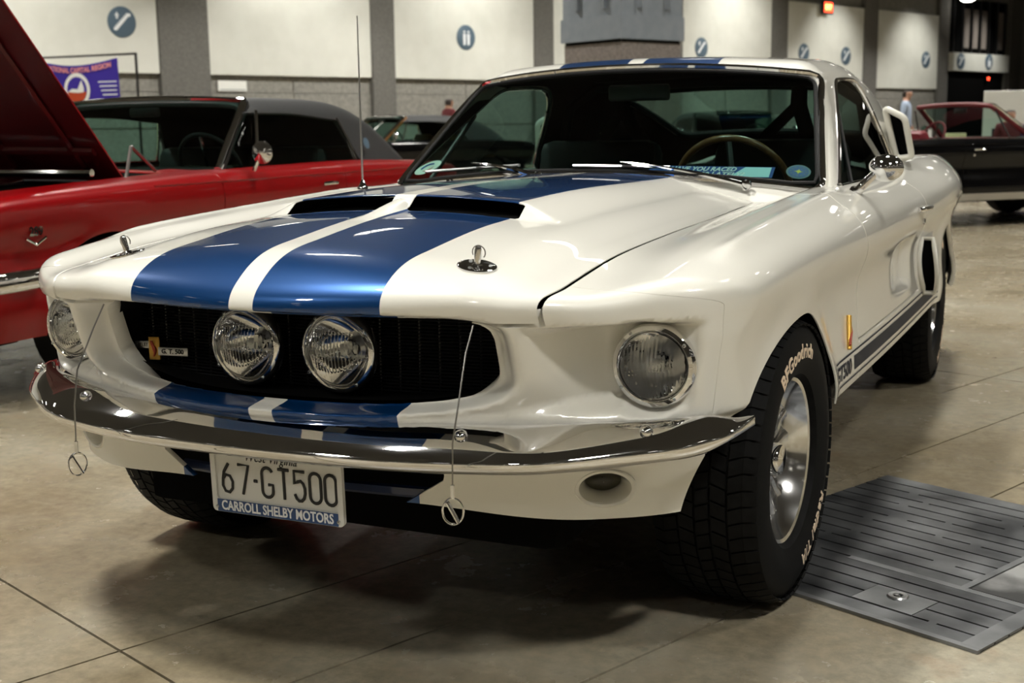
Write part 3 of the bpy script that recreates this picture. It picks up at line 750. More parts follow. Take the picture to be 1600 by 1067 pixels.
def lamp_unit(name, x, y, z, ring_r, lens_r, bolts=4, depth=.012, rot=0.0):
    """sealed-beam lamp looking along -y: chrome bezel, fluted glass, reflector bowl, bulb shield"""
    A = axis_matrix((x, y, z), (math.sin(rot), -math.cos(rot), 0), (1, 0, 0))
    b = MB().lathe([(lens_r - .002, -.004), (lens_r, .006), (lens_r + .003, .010), (ring_r - .004, .008), (ring_r, .002), (ring_r + .001, -.012), (ring_r - .006, -.02), (lens_r - .002, -.012)], 72, A, closed=True).build(name, M['chrome'], car)
    n = 40; V = []; F = []
    prof = [(r, .004 + .020 * (1 - (r / lens_r) ** 2)) for r in np.linspace(lens_r, lens_r * .04, 26)]
    V, F = [], []; m = len(prof); nn = 120
    for r, h in prof:
        for k in range(nn):
            w = 2 * math.pi * k / nn; px, pz = r * math.cos(w), r * math.sin(w)
            rib = .0011 * math.cos(px * 2 * math.pi / .0075) * (1 if abs(pz) < lens_r * .55 else .55) if r < lens_r * .93 else 0
            blk = .0012 if (abs(px) < lens_r * .42 and -.1 * lens_r < pz < lens_r * .45) else 0
            V.append(A @ Vector((px, pz, h + rib + blk)))
    for i in range(m - 1):
        for k in range(nn): F.append((i * nn + k, i * nn + (k + 1) % nn, (i + 1) * nn + (k + 1) % nn, (i + 1) * nn + k))
    F.append(tuple(range((m - 1) * nn, m * nn)))
    mk('lens', V, F, M['lens'], b)
    bowl = [(lens_r - .001, .002)] + [(r, -.055 * (1 - (r / lens_r) ** 2)) for r in np.linspace(lens_r * .97, .004, 14)]
    MB().lathe(bowl, 48, A).build('reflector', M['chrome'], b)
    MB().lathe([(.001, -.020), (.011, -.022), (.013, -.034), (.012, -.050)], 20, A).build('bulb_shield', M['satin'], b)
    for k in range(bolts):
        w = math.radians(35 + 360 / bolts * k); r = (ring_r + lens_r) / 2
        MB().lathe([(.0035, .0085), (.0032, .011), (.0015, .012)], 10, A @ Matrix.Translation((r * math.cos(w), r * math.sin(w), 0))).build('screw', M['satin'], b)
    return b
for s in (1, -1):
    lamp_unit('driving_lamp', s * .109, -.752, .662, .083, .071)
    lamp_unit('headlight', s * HLX, HLY, HLZ, .080, .066, 4, rot=s * .06)
# parking lamps set into the valance
for s in (1, -1):
    c = Vector((s * .622, on_front(body, s * .622, .413), .413)); A = axis_matrix(c, (s * .42, -.9, -.05)) @ Matrix.Scale(.62, 4, (0, 1, 0))
    b = MB().lathe([(.060, -.010), (.0605, .003), (.057, .0055), (.050, .0035), (.046, -.006), (.036, -.045), (.034, -.056)], 48, A).build('parking_lamp', M['white'], car)
    MB().lathe([(.035, -.050), (.031, -.042), (.022, -.037), (.008, -.035), (.001, -.035)], 36, A).build('lens', M['smoke'], b)
    MB().lathe([(.035, -.051), (.02, -.06), (.001, -.065)], 30, A).build('reflector', M['satin'], b)

# ---- front bumper: swept blade
def bumper():
    nose_y = spl([(-.2, -.912), (0, -.922), (.2, -.914), (.297, -.905), (.45, -.872), (.576, -.831), (.70, -.748), (.79, -.668), (.84, -.605), (.862, -.552), (.870, -.50)])
    nose_z = spl([(-.2, .500), (0, .500), (.3, .500), (.6, .505), (.75, .513), (.84, .524), (.87, .534)])
    top_y = spl([(-.2, -.825), (0, -.83), (.25, -.815), (.47, -.765), (.65, -.685), (.76, -.622), (.82, -.565), (.85, -.525), (.862, -.49)])
    rows = []; N = 97
    st = list(np.linspace(-1, 1, N))
    V = []; F = []
    for t in st:
        s = -1 if t < 0 else 1; a = abs(t)
        X = .870 * (1 - (1 - a) ** 1.35) if a < 1 else .870
        X = .870 * math.sin(a * math.pi / 2 * .999)
        yn, zn = float(nose_y(X)), float(nose_z(X)); yt = max(float(top_y(X)), yn + .0); 
        e = sst(.80, .87, X)                            # taper to the pointed tip
        zt = .556 + .006 * sst(.70, .84, X) - .022 * e; yt = yt - .012 * (1 - e) 
        h = .021 * (1 - .70 * e)
        Xi = X - .012 * (1 - e * .5)
        prof = [(Xi, yt + .03, zt - .012), (Xi, yt, zt), (X * .35 + Xi * .65, yt * .66 + yn * .34, zt * .66 + zn * .34 + .004), (X * .8 + Xi * .2, yt * .25 + yn * .75, zt * .25 + zn * .75 + .006), (X, yn + .004, zn + .002), (X, yn, zn - .004), (X, yn + .005, zn - .006 - h * .5), (X - .002, yn + .016, zn - .006 - h), (X - .008, yn + .038 * (1 - .7 * e), zn - .010 - h), (Xi - .01, yt + .03, zn - .01 - h)]
        V += [(s * p[0], p[1], p[2]) for p in prof]
    m = 10
    for i in range(N - 1):
        for k in range(m): F.append((i * m + k, (i + 1) * m + k, (i + 1) * m + (k + 1) % m, i * m + (k + 1) % m))
    F.append(tuple(range(m))); F.append(tuple(range((N - 1) * m, N * m))[::-1])
    bm = bmesh.new(); vs = [bm.verts.new(v) for v in V]
    for f in F: bm.faces.new([vs[i] for i in f])
    b = bmk('front_bumper', bm, M['chrome'], car, angle=55)
    sub = b.modifiers.new('round', 'SUBSURF'); sub.levels = 1; sub.render_levels = 2
    for x in (.412, .718, -.489, -.80):
        yt, yn = float(top_y(abs(x))), float(nose_y(abs(x))); yt -= .012; c = Vector((x, yt * .60 + yn * .40, .556 * .60 + float(nose_z(abs(x))) * .40 + .0045))
        A = axis_matrix(c, (.25 * np.sign(x) * (abs(x) > .6), -.5, .85))
        MB().lathe([(.0125, -.004), (.0125, .002), (.010, .006), (.006, .0085), (.001, .0095)], 20, A).build('bolt', M['chrome'], b)
    return b
bumper()

# ---- number plate in its frame
def number_plate():
    pc = Vector((.0135, -.842, .417)); tilt = math.radians(2)
    A = Matrix.Translation(pc) @ Matrix.Rotation(math.radians(90) + tilt, 4, 'X')
    def rrect(w, h, r, z):
        p = []
        for cx, cy, a0 in ((w / 2 - r, h / 2 - r, 0), (-w / 2 + r, h / 2 - r, 90), (-w / 2 + r, -h / 2 + r, 180), (w / 2 - r, -h / 2 + r, 270)):
            for k in range(6): a = math.radians(a0 + 18 * k); p.append(Vector((cx + r * math.cos(a), cy + r * math.sin(a), z)))
        return p
    def ring(wo, ho, wi, hi, yi, z0, z1, m, name, parent):
        o0, o1, i0, i1 = rrect(wo, ho, .010, z0), rrect(wo, ho, .009, z1), rrect(wi, hi, .006, z0), rrect(wi, hi, .006, z1)
        for l in (i0, i1):
            for v in l: v.y += yi
        V = o0 + o1 + i1 + i0; n = 24; F = []
        for a in range(4):
            for k in range(n): F.append((a * n + k, a * n + (k + 1) % n, ((a + 1) % 4) * n + (k + 1) % n, ((a + 1) % 4) * n + k))
        return mk(name, [A @ v for v in V], F, m, parent)
    o0, o1 = rrect(.292, .142, .008, -.002), rrect(.292, .142, .008, .0)
    p = mk('number_plate', [A @ v for v in o0 + o1], [tuple(range(23, -1, -1)), tuple(range(24, 48))] + [(k, (k + 1) % 24, 24 + (k + 1) % 24, 24 + k) for k in range(24)], M['plate_white'], car)
    ring(.306, .156, .284, .118, .008, -.004, .005, M['plate_white'], 'plate_frame', p)
    MB().box((0, 0, 0), (.282, .0255, .002), None).build('caption_strip', M['plate_blue'], p, smooth=False).matrix_local = A @ Matrix.Translation((0, -.0645, .0048))
    text_obj('lettering', 'CARROLL SHELBY MOTORS', .0275, A @ Matrix.Translation((0, -.0645, .0060)), M['signwhite'], p, xscale=.77, depth=.0006, bold=.0006)
    # embossed figures drawn as round-ended strokes
    hw, hh, r_ = .0125, .0300, .0125
    def arc(cx, cy, a0, a1, rx=hw, ry=r_): return [(cx + rx * math.cos(math.radians(a)), cy + ry * math.sin(math.radians(a))) for a in np.linspace(a0, a1, 9)]
    zero = arc(0, hh - r_, 0, 180) + arc(0, -hh + r_, 180, 360) + [(hw, hh - r_)]
    glyph = {'0': [zero], '7': [[(-hw, hh), (hw, hh), (-.003, -hh)]], '-': [[(-.004, 0), (.004, 0)]], 'T': [[(-hw, hh), (hw, hh)], [(0, hh), (0, -hh)]],
             '6': [[(.004, hh)] + [(-.008, .012)] + arc(0, -hh + r_ + .006, 150, 510, hw, r_ + .006)],
             'G': [arc(0, hh - r_, 20, 180) + arc(0, -hh + r_, 180, 360) + [(hw, -.004), (.002, -.004)]],
             '5': [[(hw, hh), (-hw + .001, hh), (-hw + .001, .004)] + [(-.004, .009)] + arc(0, -hh + .021, 75, -160, hw, .021)]}
    for ch, x in zip('67-GT500', (-.112, -.073, -.0445, -.0165, .022, .058, .094, .1285)):
        mb = MB()
        for st_ in glyph[ch]: mb.tube([A @ Vector((x - .004 + a, b - .008, .0012)) for a, b in st_], .0034, 6, flat=.6, up=A.to_3x3() @ Vector((0, 0, 1)))
        mb.build('figure', M['ink'], p)
    text_obj('lettering', 'West Virginia', .028, A @ Matrix.Translation((-.012, .0400, .0006)), M['ink'], p, shear=.35, depth=.0005, xscale=.8)
    for x in (-.142, .142): MB().lathe([(.004, .004), (.0035, .007), (.001, .008)], 10, A @ Matrix.Translation((x, -.068, 0))).build('screw', M['satin'], p)
number_plate()
# lower air opening lining
V = [(x, -.70 + .3 * x * x, z) for z in (.37, .49) for x in np.linspace(-.42, .42, 9)]
mk('air_duct', V, [(i, i + 1, i + 10, i + 9) for i in range(8)], M['void'], car)

mk('shaded_valance_strip', [(x, -.735 + .2 * x * x - d, z) for z, d in ((.374, 0), (.380, .006), (.394, .006), (.398, 0)) for x in np.linspace(-.31, .31, 9)], [(j * 9 + i, j * 9 + i + 1, (j + 1) * 9 + i + 1, (j + 1) * 9 + i) for j in range(3) for i in range(8)], M['blue'], car)  # stripe on the lower valance, its bumper shade painted as darker navy
# ---- hood pins, lanyards, wipers, aerial, mirror, handle
for s in (1, -1):
    x, y = s * .408, -.742; z = on_top(body, x, y); nn = nrm(body, (x, y, z)); A = axis_matrix((x, y, z), nn)
    b = MB().lathe([(.037, -.002), (.037, .0015), (.034, .003), (.010, .0035), (.009, .006), (.001, .0062)], 36, A).build('hood_pin', M['chrome'], car)
    MB().tube([A @ Vector((0, 0, .002)), A @ Vector((0, 0, .034)), A @ Vector((0, 0, .038))], [.0065, .0065, .0045], 14).build('post', M['chrome'], b)
    MB().tube([A @ Vector((.013 * math.cos(t), .004, .026 + .013 * math.sin(t))) for t in np.linspace(-.6, 3.7, 16)], .0013, 6).build('spring_clip', M['cable'], b)
    for w in (.4, 2.5, 4.6): MB().lathe([(.004, .003), (.003, .005), (.001, .0055)], 10, A @ Matrix.Translation((.025 * math.cos(w), .025 * math.sin(w), 0))).build('screw', M['satin'], b)
    # lanyard with its ring clip, hanging over the bumper
    x0, x1 = (.449, .449) if s > 0 else (-.387, -.399)
    pts = [Vector((x0, -.845, .744)), Vector((x0 + s * .001, -.878, .70)), Vector((x1 + .004 * s, -.915, .62)), Vector((x1, -.934, .55)), Vector((x1, -.937, .473))]
    c = MB().tube(pts, .0016, 6).build('lanyard_cable', M['cable'], car)
    MB().tube([(x1, -.937, .478), (x1, -.937, .455)], .0036, 8).build('ferrule', M['alloy'], c)
    ra = .30 if s > 0 else 1.1
    u = Vector((math.cos(ra), math.sin(ra), 0))
    MB().tube([Vector((x1, -.937, .431)) + u * (.0185 * math.sin(t)) + Vector((0, 0, .0235 * math.cos(t))) for t in np.linspace(0, 2 * math.pi, 28)], .0019, 6).build('clip_ring', M['alloy'], c)
    MB().tube([Vector((x1, -.937, .447)) - u * .010, Vector((x1, -.938, .410)) + u * .010], [.0042, .0036], 8).build('clip_pin', M['alloy'], c)
def wiper(p0, p1, b0, b1, bend):
    p0, p1, b0, b1 = map(Vector, (p0, p1, b0, b1))
    w = MB().tube([p0 + (p1 - p0) * t + Vector((0, -.012, .010)) * math.sin(math.pi * t) * bend for t in np.linspace(0, 1, 9)], [.014, .013, .012, .0105, .009, .0075, .0065, .006, .0055], 8, flat=.6).build('wiper', M['chrome'], car)
    MB().lathe([(.015, -.01), (.016, .006), (.012, .013), (.004, .016)], 18, axis_matrix(p0, (0, -.45, .9))).build('pivot_cap', M['chrome'], w)
    MB().tube([b0 + (b1 - b0) * t for t in np.linspace(0, 1, 9)], .0075, 6, flat=.7).build('blade', M['satin'], w)
def onws(x, z, o=.012):
    y = on_front(canopy, x, z, .5, 2.0); p = Vector((x, y, z)); return p + nrm(canopy, p) * o
wiper((.505, .845, .910), onws(.12, .960, .022), onws(-.03, .957), onws(.27, .952), 1)
wiper((-.13, .79, .935), onws(-.40, .955, .022), onws(-.60, .934), onws(-.22, .958), 1)
az = on_top(body, -.70, .694)
an = MB().lathe([(.018, -.003), (.017, .006), (.011, .014), (.007, .024), (.004, .03)], 20, axis_matrix((-.70, .694, az), (0, 0, 1))).build('radio_aerial', M['chrome'], car)
MB().tube([(-.70, .694, az + .02), (-.70, .694, az + .20), (-.70, .694, az + .36), (-.70, .694, 1.425), (-.70, .694, 1.435)], [.0034, .0034, .0026, .0018, .0024], 8).build('mast', M['satin'], an)
# driver's mirror
mz = on_top(body, .800, 1.066) if False else .888
m0 = Vector((.790, 1.00, .884))
mir = MB().tube([m0, m0 + Vector((.012, -.01, .006)), m0 + Vector((.035, .0, .035)), m0 + Vector((.062, .01, .062))], [.020, .014, .013, .011], 12).build('side_mirror', M['chrome'], car)
A = axis_matrix(m0 + Vector((.080, .02, .070)), (-.12, -1, .02), (1, 0, 0)) @ Matrix.Scale(.80, 4)
MB().lathe([(.001, .046), (.018, .042), (.036, .028), (.047, .008), (.050, -.010), (.050, -.016), (.046, -.018)], 32, A @ Matrix.Scale(1.3, 4, (1, 0, 0))).build('shell', M['chrome'], mir)
MB().lathe([(.046, -.017), (.001, -.0171)], 32, A @ Matrix.Scale(1.3, 4, (1, 0, 0))).build('mirror_glass', M['alloy'], mir)
for s in (1, -1):
    d = DOORS[s]
    hx = lambda y, z: on_side(body, y, z, s)
    h = MB().tube([(hx(1.60, .795) + s * .004, 1.60, .795), (hx(1.62, .795) + s * .026, 1.625, .797), (hx(1.68, .795) + s * .030, 1.69, .797), (hx(1.73, .795) + s * .026, 1.735, .797), (hx(1.75, .795) + s * .004, 1.755, .795)], [.012, .011, .010, .011, .012], 10, flat=.7).build('door_handle', M['chrome'], d)
    MB().lathe([(.011, -.001), (.011, .004), (.007, .006), (.001, .006)], 16, axis_matrix((hx(1.755, .745), 1.755, .745), (s, 0, .1))).build('door_lock', M['chrome'], d)
    # fender emblem, an upright gold and black bar
    p0 = Vector((hx(.585, .575) + s * .003, .575, .582)); p1 = Vector((hx(.55, .50) + s * .003, .535, .498))
    e = MB().tube([p0, p1], .0085, 6, flat=.4).build('fender_emblem', M['gold'], car)
    MB().tube([p0 + Vector((s * .004, .002, -.012)), (p0 + p1) / 2 + Vector((s * .006, .006, 0)), p1 + Vector((s * .004, -.002, .012))], [.003, .0045, .003], 6).build('snake', M['badge_red'], e)
    # rocker stripe print: a band between two thin lines, with lettering at its front
    def band(z0, z1, y0, y1, m, name, parent, off=.0014):
        n = 40; V = []
        for y in np.linspace(y0, y1, n):
            for z in (z0, z1): V.append((hx(y, z) + s * off, y, z))
        return mk(name, V, [(2 * i, 2 * i + 2, 2 * i + 3, 2 * i + 1) for i in range(n - 1)], m, parent)
    st = band(.432, .470, .60, 2.30, M['stripe_dark'], 'rocker_stripe', car)
    band(.480, .485, .37, 2.30, M['stripe_dark'], 'stripe_line', st); band(.413, .418, .37, 2.30, M['stripe_dark'], 'stripe_line', st)
    Vt, Ft = text_mesh('GT500', .055, depth=.0003, bold=.0012, xscale=1.25, shear=.2)
    if Ft:
        mk('lettering', [(hx(.46 + s * v.x, .449 + v.y) + s * (.0016 + v.z), .46 + s * v.x, .449 + v.y) for v in Vt], Ft, M['stripe_dark'], st, smooth=False)
# ---- side scoops: a moulded housing with a dark mouth facing forwards
def scoop(s, outline, depth, mouth_w, name, roof_side=False):
    """outline: (y, z, inner x) points of the mouth, bottom to top; the housing fades back into the body"""
    f = (lambda x, y, z: np.minimum(body(x, y, z), canopy(x, y, z))) if roof_side else body
    n = len(outline); V = []; F = []
    K = 9
    for (y, z, o) in outline:
        for k in range(K):
            t = k / (K - 1); yy = y + depth * t
            x = on_side(f, yy, z, 1)
            V.append((s * (x + o * (1 - t) ** 1.3 * (1 if 1 else 0) - .006 * t), yy, z))
    for i in range(n - 1):
        for k in range(K - 1): F.append((i * K + k, (i + 1) * K + k, (i + 1) * K + k + 1, i * K + k + 1))
    # closing edges to the body at top and bottom
    for i in (0, n - 1):
        y, z, o = outline[i]; b = len(V)
        for k in range(K):
            t = k / (K - 1); yy = y + depth * t; V.append((s * (on_side(f, yy, z, 1) - .01), yy, z))
        for k in range(K - 1): F.append((i * K + k, i * K + k + 1, b + k + 1, b + k))
    sc_ = mk(name, V, F, M['white'], car, angle=50)
    # rolled lip round the mouth
    lip = [Vector((s * (on_side(f, outline[0][0], outline[0][1], 1) + .004), outline[0][0] - .004, outline[0][1]))]
    for (y, z, o) in outline: lip.append(Vector((s * (on_side(f, y, z, 1) + o), y, z)))
    lip.append(Vector((s * (on_side(f, outline[-1][0], outline[-1][1], 1) + .004), outline[-1][0] - .004, outline[-1][1])))
    for (y, z, o) in outline[::-1][1:-1]: lip.append(Vector((s * (on_side(f, y, z, 1) + .006), y - .004, z)))
    MB().tube(lip + lip[:2], .0085, 8, caps=False).build('lip', M['white'], sc_)
    V = []; 
    for (y, z, o) in outline:
        x = on_side(f, y + .03, z, 1); V += [(s * (x - .0 + .002), y + .02, z), (s * (x + o - .004), y + .02, z)]
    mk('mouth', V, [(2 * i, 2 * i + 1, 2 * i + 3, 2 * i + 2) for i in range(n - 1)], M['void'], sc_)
    return sc_
for s in (1, -1):
    zz = np.linspace(.478, .672, 9)
    scoop(s, [(1.92 - .05 * math.sin(math.pi * t), z, .064 * (math.sin(math.pi * (.12 + .76 * t))) ** .5) for t, z in zip(np.linspace(0, 1, 9), zz)], .42, .04, 'side_scoop')
    # upper scoop on the roof pillar: slanted dark mouth in a white frame, fading back into the pillar
    crn = [(.722, 2.32, .945), (.782, 2.30, .952), (.758, 2.24, 1.100), (.680, 2.26, 1.138)]
    rim = []
    for k in range(4):
        a, b, c = Vector(crn[k - 1]), Vector(crn[k]), Vector(crn[(k + 1) % 4]); r = .020
        p0 = b + (a - b).normalized() * r; p2 = b + (c - b).normalized() * r
        for t in np.linspace(0, 1, 6): rim.append(p0 * (1 - t) ** 2 + b * 2 * t * (1 - t) + p2 * t * t)
    rim = [Vector((s * p.x, p.y, p.z)) for p in rim]; n = len(rim); V = []; K = 7
    for k in range(K):
        t = k / (K - 1)
        for p in rim:
            yy = p.y + .02 + .42 * t; zc = 1.04 + (p.z - 1.04) * (1 - .35 * t) - .05 * t
            xs_ = on_side(canopy, yy, zc, 1); xo = abs(p.x); V.append((s * (xo + (xs_ - .012 - xo) * sst(0, 1, t)), yy, zc))
    F = [(k * n + i, k * n + (i + 1) % n, (k + 1) * n + (i + 1) % n, (k + 1) * n + i) for k in range(K - 1) for i in range(n)]
    qs = mk('quarter_scoop', V, F, M['white'], car, angle=60)
    MB().tube(rim + rim[:2], .0125, 10, caps=False).build('lip', M['white'], qs)
    mk('mouth', [p + Vector((0, .018, 0)) for p in rim], [tuple(range(n))], M['void'], qs, smooth=False)

# ---- wheels
def wheel(x, y, side, steer=0.0):
    """side +1: outer face towards +x"""
    A = axis_matrix((x, y, .328), (side * math.cos(steer), -side * math.sin(steer), 0), (math.sin(steer), math.cos(steer), 0))     # local z points outwards from the car
    w = .105; R = .328
    rim_prof = [(.165, -.10), (.186, -.10), (.190, -.085), (.176, -.06), (.165, 0), (.170, .05), (.184, .078), (.193, .084), (.197, .080), (.197, .090), (.190, .094), (.182, .091), (.172, .074), (.158, .045), (.150, .0), (.150, -.09)]
    wh = MB().lathe(rim_prof, 72, A, closed=True).build('wheel', M['alloy'], car)
    prof = [(.190, -.088), (.200, -.108), (.240, -.122), (.285, -.117), (.312, -.104), (.321, -.092), (.3215, 0), (.321, .092), (.312, .104), (.285, .117), (.262, .1205), (.240, .122), (.200, .108), (.190, .088)]
    ty = MB().lathe(prof, 96, A, closed=True).build('tyre', M['rubber'], wh)
    tr = MB(); ribs = [(-.088, -.058), (-.052, -.020), (-.014, .014), (.020, .052), (.058, .088)]; NB = 58
    for ri, (a, b) in enumerate(ribs):
        for k in range(NB):
            w0 = 2 * math.pi * (k + (.5 if ri % 2 else 0)) / NB; w1 = w0 + 2 * math.pi / NB * .86; sk = .030 * (1 if ri % 2 else -1)
            sh = .004 if ri in (0, 4) else 0
            V = []
            for r in (.319, R):
                for (ww, hh, dr) in ((w0, a, sh if ri == 0 else 0), (w1, a, sh if ri == 0 else 0), (w1 + sk, b, sh if ri == 4 else 0), (w0 + sk, b, sh if ri == 4 else 0)):
                    rr = r - dr * (r > .32); V.append(A @ Vector((rr * math.cos(ww), rr * math.sin(ww), hh)))
            tr.add(V, [(4, 5, 6, 7), (0, 1, 5, 4), (1, 2, 6, 5), (2, 3, 7, 6), (3, 0, 4, 7)])
            if ri in (0, 4):        # shoulder lugs run over the edge of the tread
                h0, h1 = (-.112, -.090) if ri == 0 else (.090, .112)
                V = []
                for (r, hh) in ((.322 - .001, b if ri == 4 else a), (.3105, h1 if ri == 4 else h0)):
                    for ww in (w0 + (sk if ri == 4 else 0), w1 + (sk if ri == 4 else 0)):
                        for d in (0, .0042): V.append(A @ Vector(((r + d) * math.cos(ww), (r + d) * math.sin(ww), hh + (d if ri == 4 else -d) * (r < .318))))
                tr.add(V, [(1, 3, 7, 5), (0, 1, 5, 4), (2, 3, 7, 6), (4, 5, 7, 6)])
    tag(tr.build('tread', M['rubber'], wh, smooth=False), kind='stuff')
    # spokes in five pairs
    for k in range(10):
        an_ = 2 * math.pi * (k // 2) / 5 + (.20 if k % 2 else -.20) + .3
        d = Vector((math.cos(an_), math.sin(an_), 0)); p = Vector((-d.y, d.x, 0)); V = []
        for r, h, ww, dp in ((.030, .036, .013, .03), (.09, .044, .012, .03), (.135, .044, .013, .035), (.163, .050, .019, .04)):
            for a_, b_ in ((-ww, h - .006), (-ww * .5, h), (ww * .5, h), (ww, h - .006), (ww, h - dp), (-ww, h - dp)): V.append(A @ (d * r + p * a_ + Vector((0, 0, b_))))
        F = [(i * 6 + j, i * 6 + (j + 1) % 6, (i + 1) * 6 + (j + 1) % 6, (i + 1) * 6 + j) for i in range(3) for j in range(6)] + [(0, 1, 2, 3, 4, 5), (23, 22, 21, 20, 19, 18)]
        mk('spoke', V, F, M['alloy'], wh)
    MB().lathe([(.060, -.02), (.060, .036), (.054, .042), (.038, .044), (.037, .074), (.033, .080), (.001, .082)], 40, A).build('centre_cap', M['chrome'], wh)
    for k in range(5):
        an_ = 2 * math.pi * k / 5 + .3; MB().lathe([(.0095, .03), (.0095, .052), (.006, .057), (.001, .058)], 6, A @ Matrix.Translation((.049 * math.cos(an_), .049 * math.sin(an_), 0))).build('wheel_nut', M['chrome'], wh)
    MB().lathe([(.15, -.02), (.145, -.03), (.02, -.03)], 40, A).build('brake_disc', M['black'], wh)
    MB().tube([A @ Vector((.150 * math.cos(3.9), .150 * math.sin(3.9), .03)), A @ Vector((.138 * math.cos(3.9), .138 * math.sin(3.9), .066))], .004, 8).build('valve_stem', M['black'], wh)
    # raised lettering on the outer wall, curved round the tyre
    for txt, mid in (('Radial T/A', -.97), ('BFGoodrich', 1.72)):
        Vt, Ft = text_mesh(txt, .046, depth=.0008, bold=.0010, xscale=1.05, spacing=1.08)
        out = []
        for v in Vt:
            aa = mid - side * v.x / .252; rr = .252 + v.y
            h = float(np.interp(rr, [.200, .240, .262, .285, .312], [.108, .122, .1208, .117, .104])) + .0006 + v.z
            out.append(A @ Vector((rr * math.cos(aa), rr * math.sin(aa), h)))
        mk('lettering', out, Ft, M['letter_white'], wh, smooth=False)
for s in (1, -1):
    wheel(s * .734, 0, s, math.radians(3.2)); wheel(s * .735, 2.743, s)
# ---- inside: dash, seats, wood-rimmed wheel, roll bar, stickers, banner
zs_d = .90
MB().box((0, 1.02, .875), (1.30, .22, .05), None, .02).build('dashboard', M['seat'], car)
for s in (1, -1):
    b = MB().box((s * .36, 1.92, .86), (.50, .13, .34), Matrix.Rotation(math.radians(-14), 4, 'X'), .05).build('seat', M['seat'], car)
    MB().tube([(s * .655, 2.22, .86), (s * .60, 2.22, 1.16), (s * .48, 2.22, 1.24), (0, 2.22, 1.255)], .022, 12).build('roll_bar', M['black'], car)
    MB().tube([(s * .36, 2.22, 1.25), (s * .355, 2.20, 1.15), (s * .19, 2.06, .96)], .030, 6, flat=.3).build('shoulder_belt', M['black'], car); MB().tube([(s * .36, 2.23, 1.25), (s * .365, 2.21, 1.15), (s * .46, 2.07, .94)], .030, 6, flat=.3).build('shoulder_belt', M['black'], car)
A = axis_matrix((.37, 1.22, .875), (0, -.86, .5) if False else (0, .90, .42), (1, 0, 0))
sw = MB().tube([A @ Vector((.185 * math.cos(t), .185 * math.sin(t), 0)) for t in np.linspace(0, 2 * math.pi, 49)], .0115, 10, caps=False).build('steering_wheel', M['wood'], car)
for t in (math.radians(90 - 90), math.pi, -math.pi / 2): MB().tube([A @ Vector((.02 * math.cos(t), .02 * math.sin(t), 0)), A @ Vector((.18 * math.cos(t), .18 * math.sin(t), 0))], .010, 6, flat=.3).build('spoke', M['satin'], sw)
MB().tube([A @ Vector((0, 0, 0)), A @ Vector((0, 0, -.2))], .025, 12).build('hub', M['trim_black'], sw)
MB().box((0, 1.36, 1.195), (.22, .02, .055), None, .01).build('rear_view_mirror', M['trim_black'], car)
def sticker(x, z, rx, rz, col, name, rot=0):
    c = onws(x, z, -.004); nn = nrm(canopy, c); A = axis_matrix(c, nn, (1, 0, 0)) @ Matrix.Rotation(rot, 4, 'Z')
    def disc(a, b, h, m, nm, par, hole=None):
        n = 40; V = [A @ Vector((a * math.cos(t), b * math.sin(t), h)) for t in np.linspace(0, 2 * math.pi, n + 1)[:-1]]
        return mk(nm, V, [tuple(range(n))], m, par, smooth=False)
    return A, disc(rx, rz, 0, col, name, car), disc
A, st, disc = sticker(.628, .947, .036, .032, M['signblue'], 'windshield_sticker')
disc(.030, .0265, .0006, M['skyblue'], 'ring', st)
for k in range(2):
    V = [A @ Vector((r * math.cos(t + k * math.pi / 4), r * .9 * math.sin(t + k * math.pi / 4), .0012 + .0002 * k)) for t, r in [(i * math.pi / 4, (.014 if k == 0 else .008) if i % 2 == 0 else .004) for i in range(8)]]
    mk('star', V, [tuple(range(8))], M['yellow'], st, smooth=False)
for k in range(12):
    t = k * math.pi / 6; mk('mark', [A @ Vector((.023 * math.cos(t) + dx, .0205 * math.sin(t) + dz, .0012)) for dx, dz in ((-.003, -.002), (.003, -.002), (.003, .002), (-.003, .002))], [(0, 1, 2, 3)], M['signblue'], st, smooth=False)
A, st, disc = sticker(-.625, .958, .050, .030, M['paper'], 'windshield_sticker', .45)
V = [A @ Vector((-.026 + .05 * t, .010 + .010 * math.sin(3 * t) - w, .0008)) for t in np.linspace(0, 1, 9) for w in (0, .010)]
mk('blue_mark', V, [(2 * i, 2 * i + 1, 2 * i + 3, 2 * i + 2) for i in range(8)], M['skyblue'], st, smooth=False)
V = [A @ Vector((.022 * math.cos(t), -.004 + .016 * math.sin(t) * w, .0008)) for t in np.linspace(math.pi * 1.05, math.pi * 1.95, 9) for w in (1, .6)]
mk('red_mark', V, [(2 * i, 2 * i + 1, 2 * i + 3, 2 * i + 2) for i in range(8)], M['badge_red'], st, smooth=False)
# banner lying on the dash behind the glass
A = axis_matrix((.36, .955, .945), (0, -.62, .78), (1, 0, 0)) @ Matrix.Rotation(-.02, 4, 'Z')
bn = mk('dash_banner', [A @ Vector(v) for v in ((-.19, -.024, 0), (.20, -.024, 0), (.20, .024, 0), (-.19, .024, 0))], [(0, 1, 2, 3)], M['skyblue'], car, smooth=False)
mk('pale_patch', [A @ Vector(v) for v in ((.07, -.022, .0006), (.19, -.022, .0006), (.19, .022, .0006), (.11, .022, .0006))], [(0, 1, 2, 3)], M['paleblue'], bn, smooth=False)
text_obj('lettering', 'HAVE YOU RACED', .026, A @ Matrix.Translation((-.02, .010, .001)), M['signwhite'], bn, shear=.25, depth=.0003, bold=.0004, xscale=.95)
text_obj('lettering', 'A GT-500 LATELY?', .025, A @ Matrix.Translation((.0, -.013, .001)), M['signwhite'], bn, shear=.25, depth=.0003, bold=.0004, xscale=1.1)
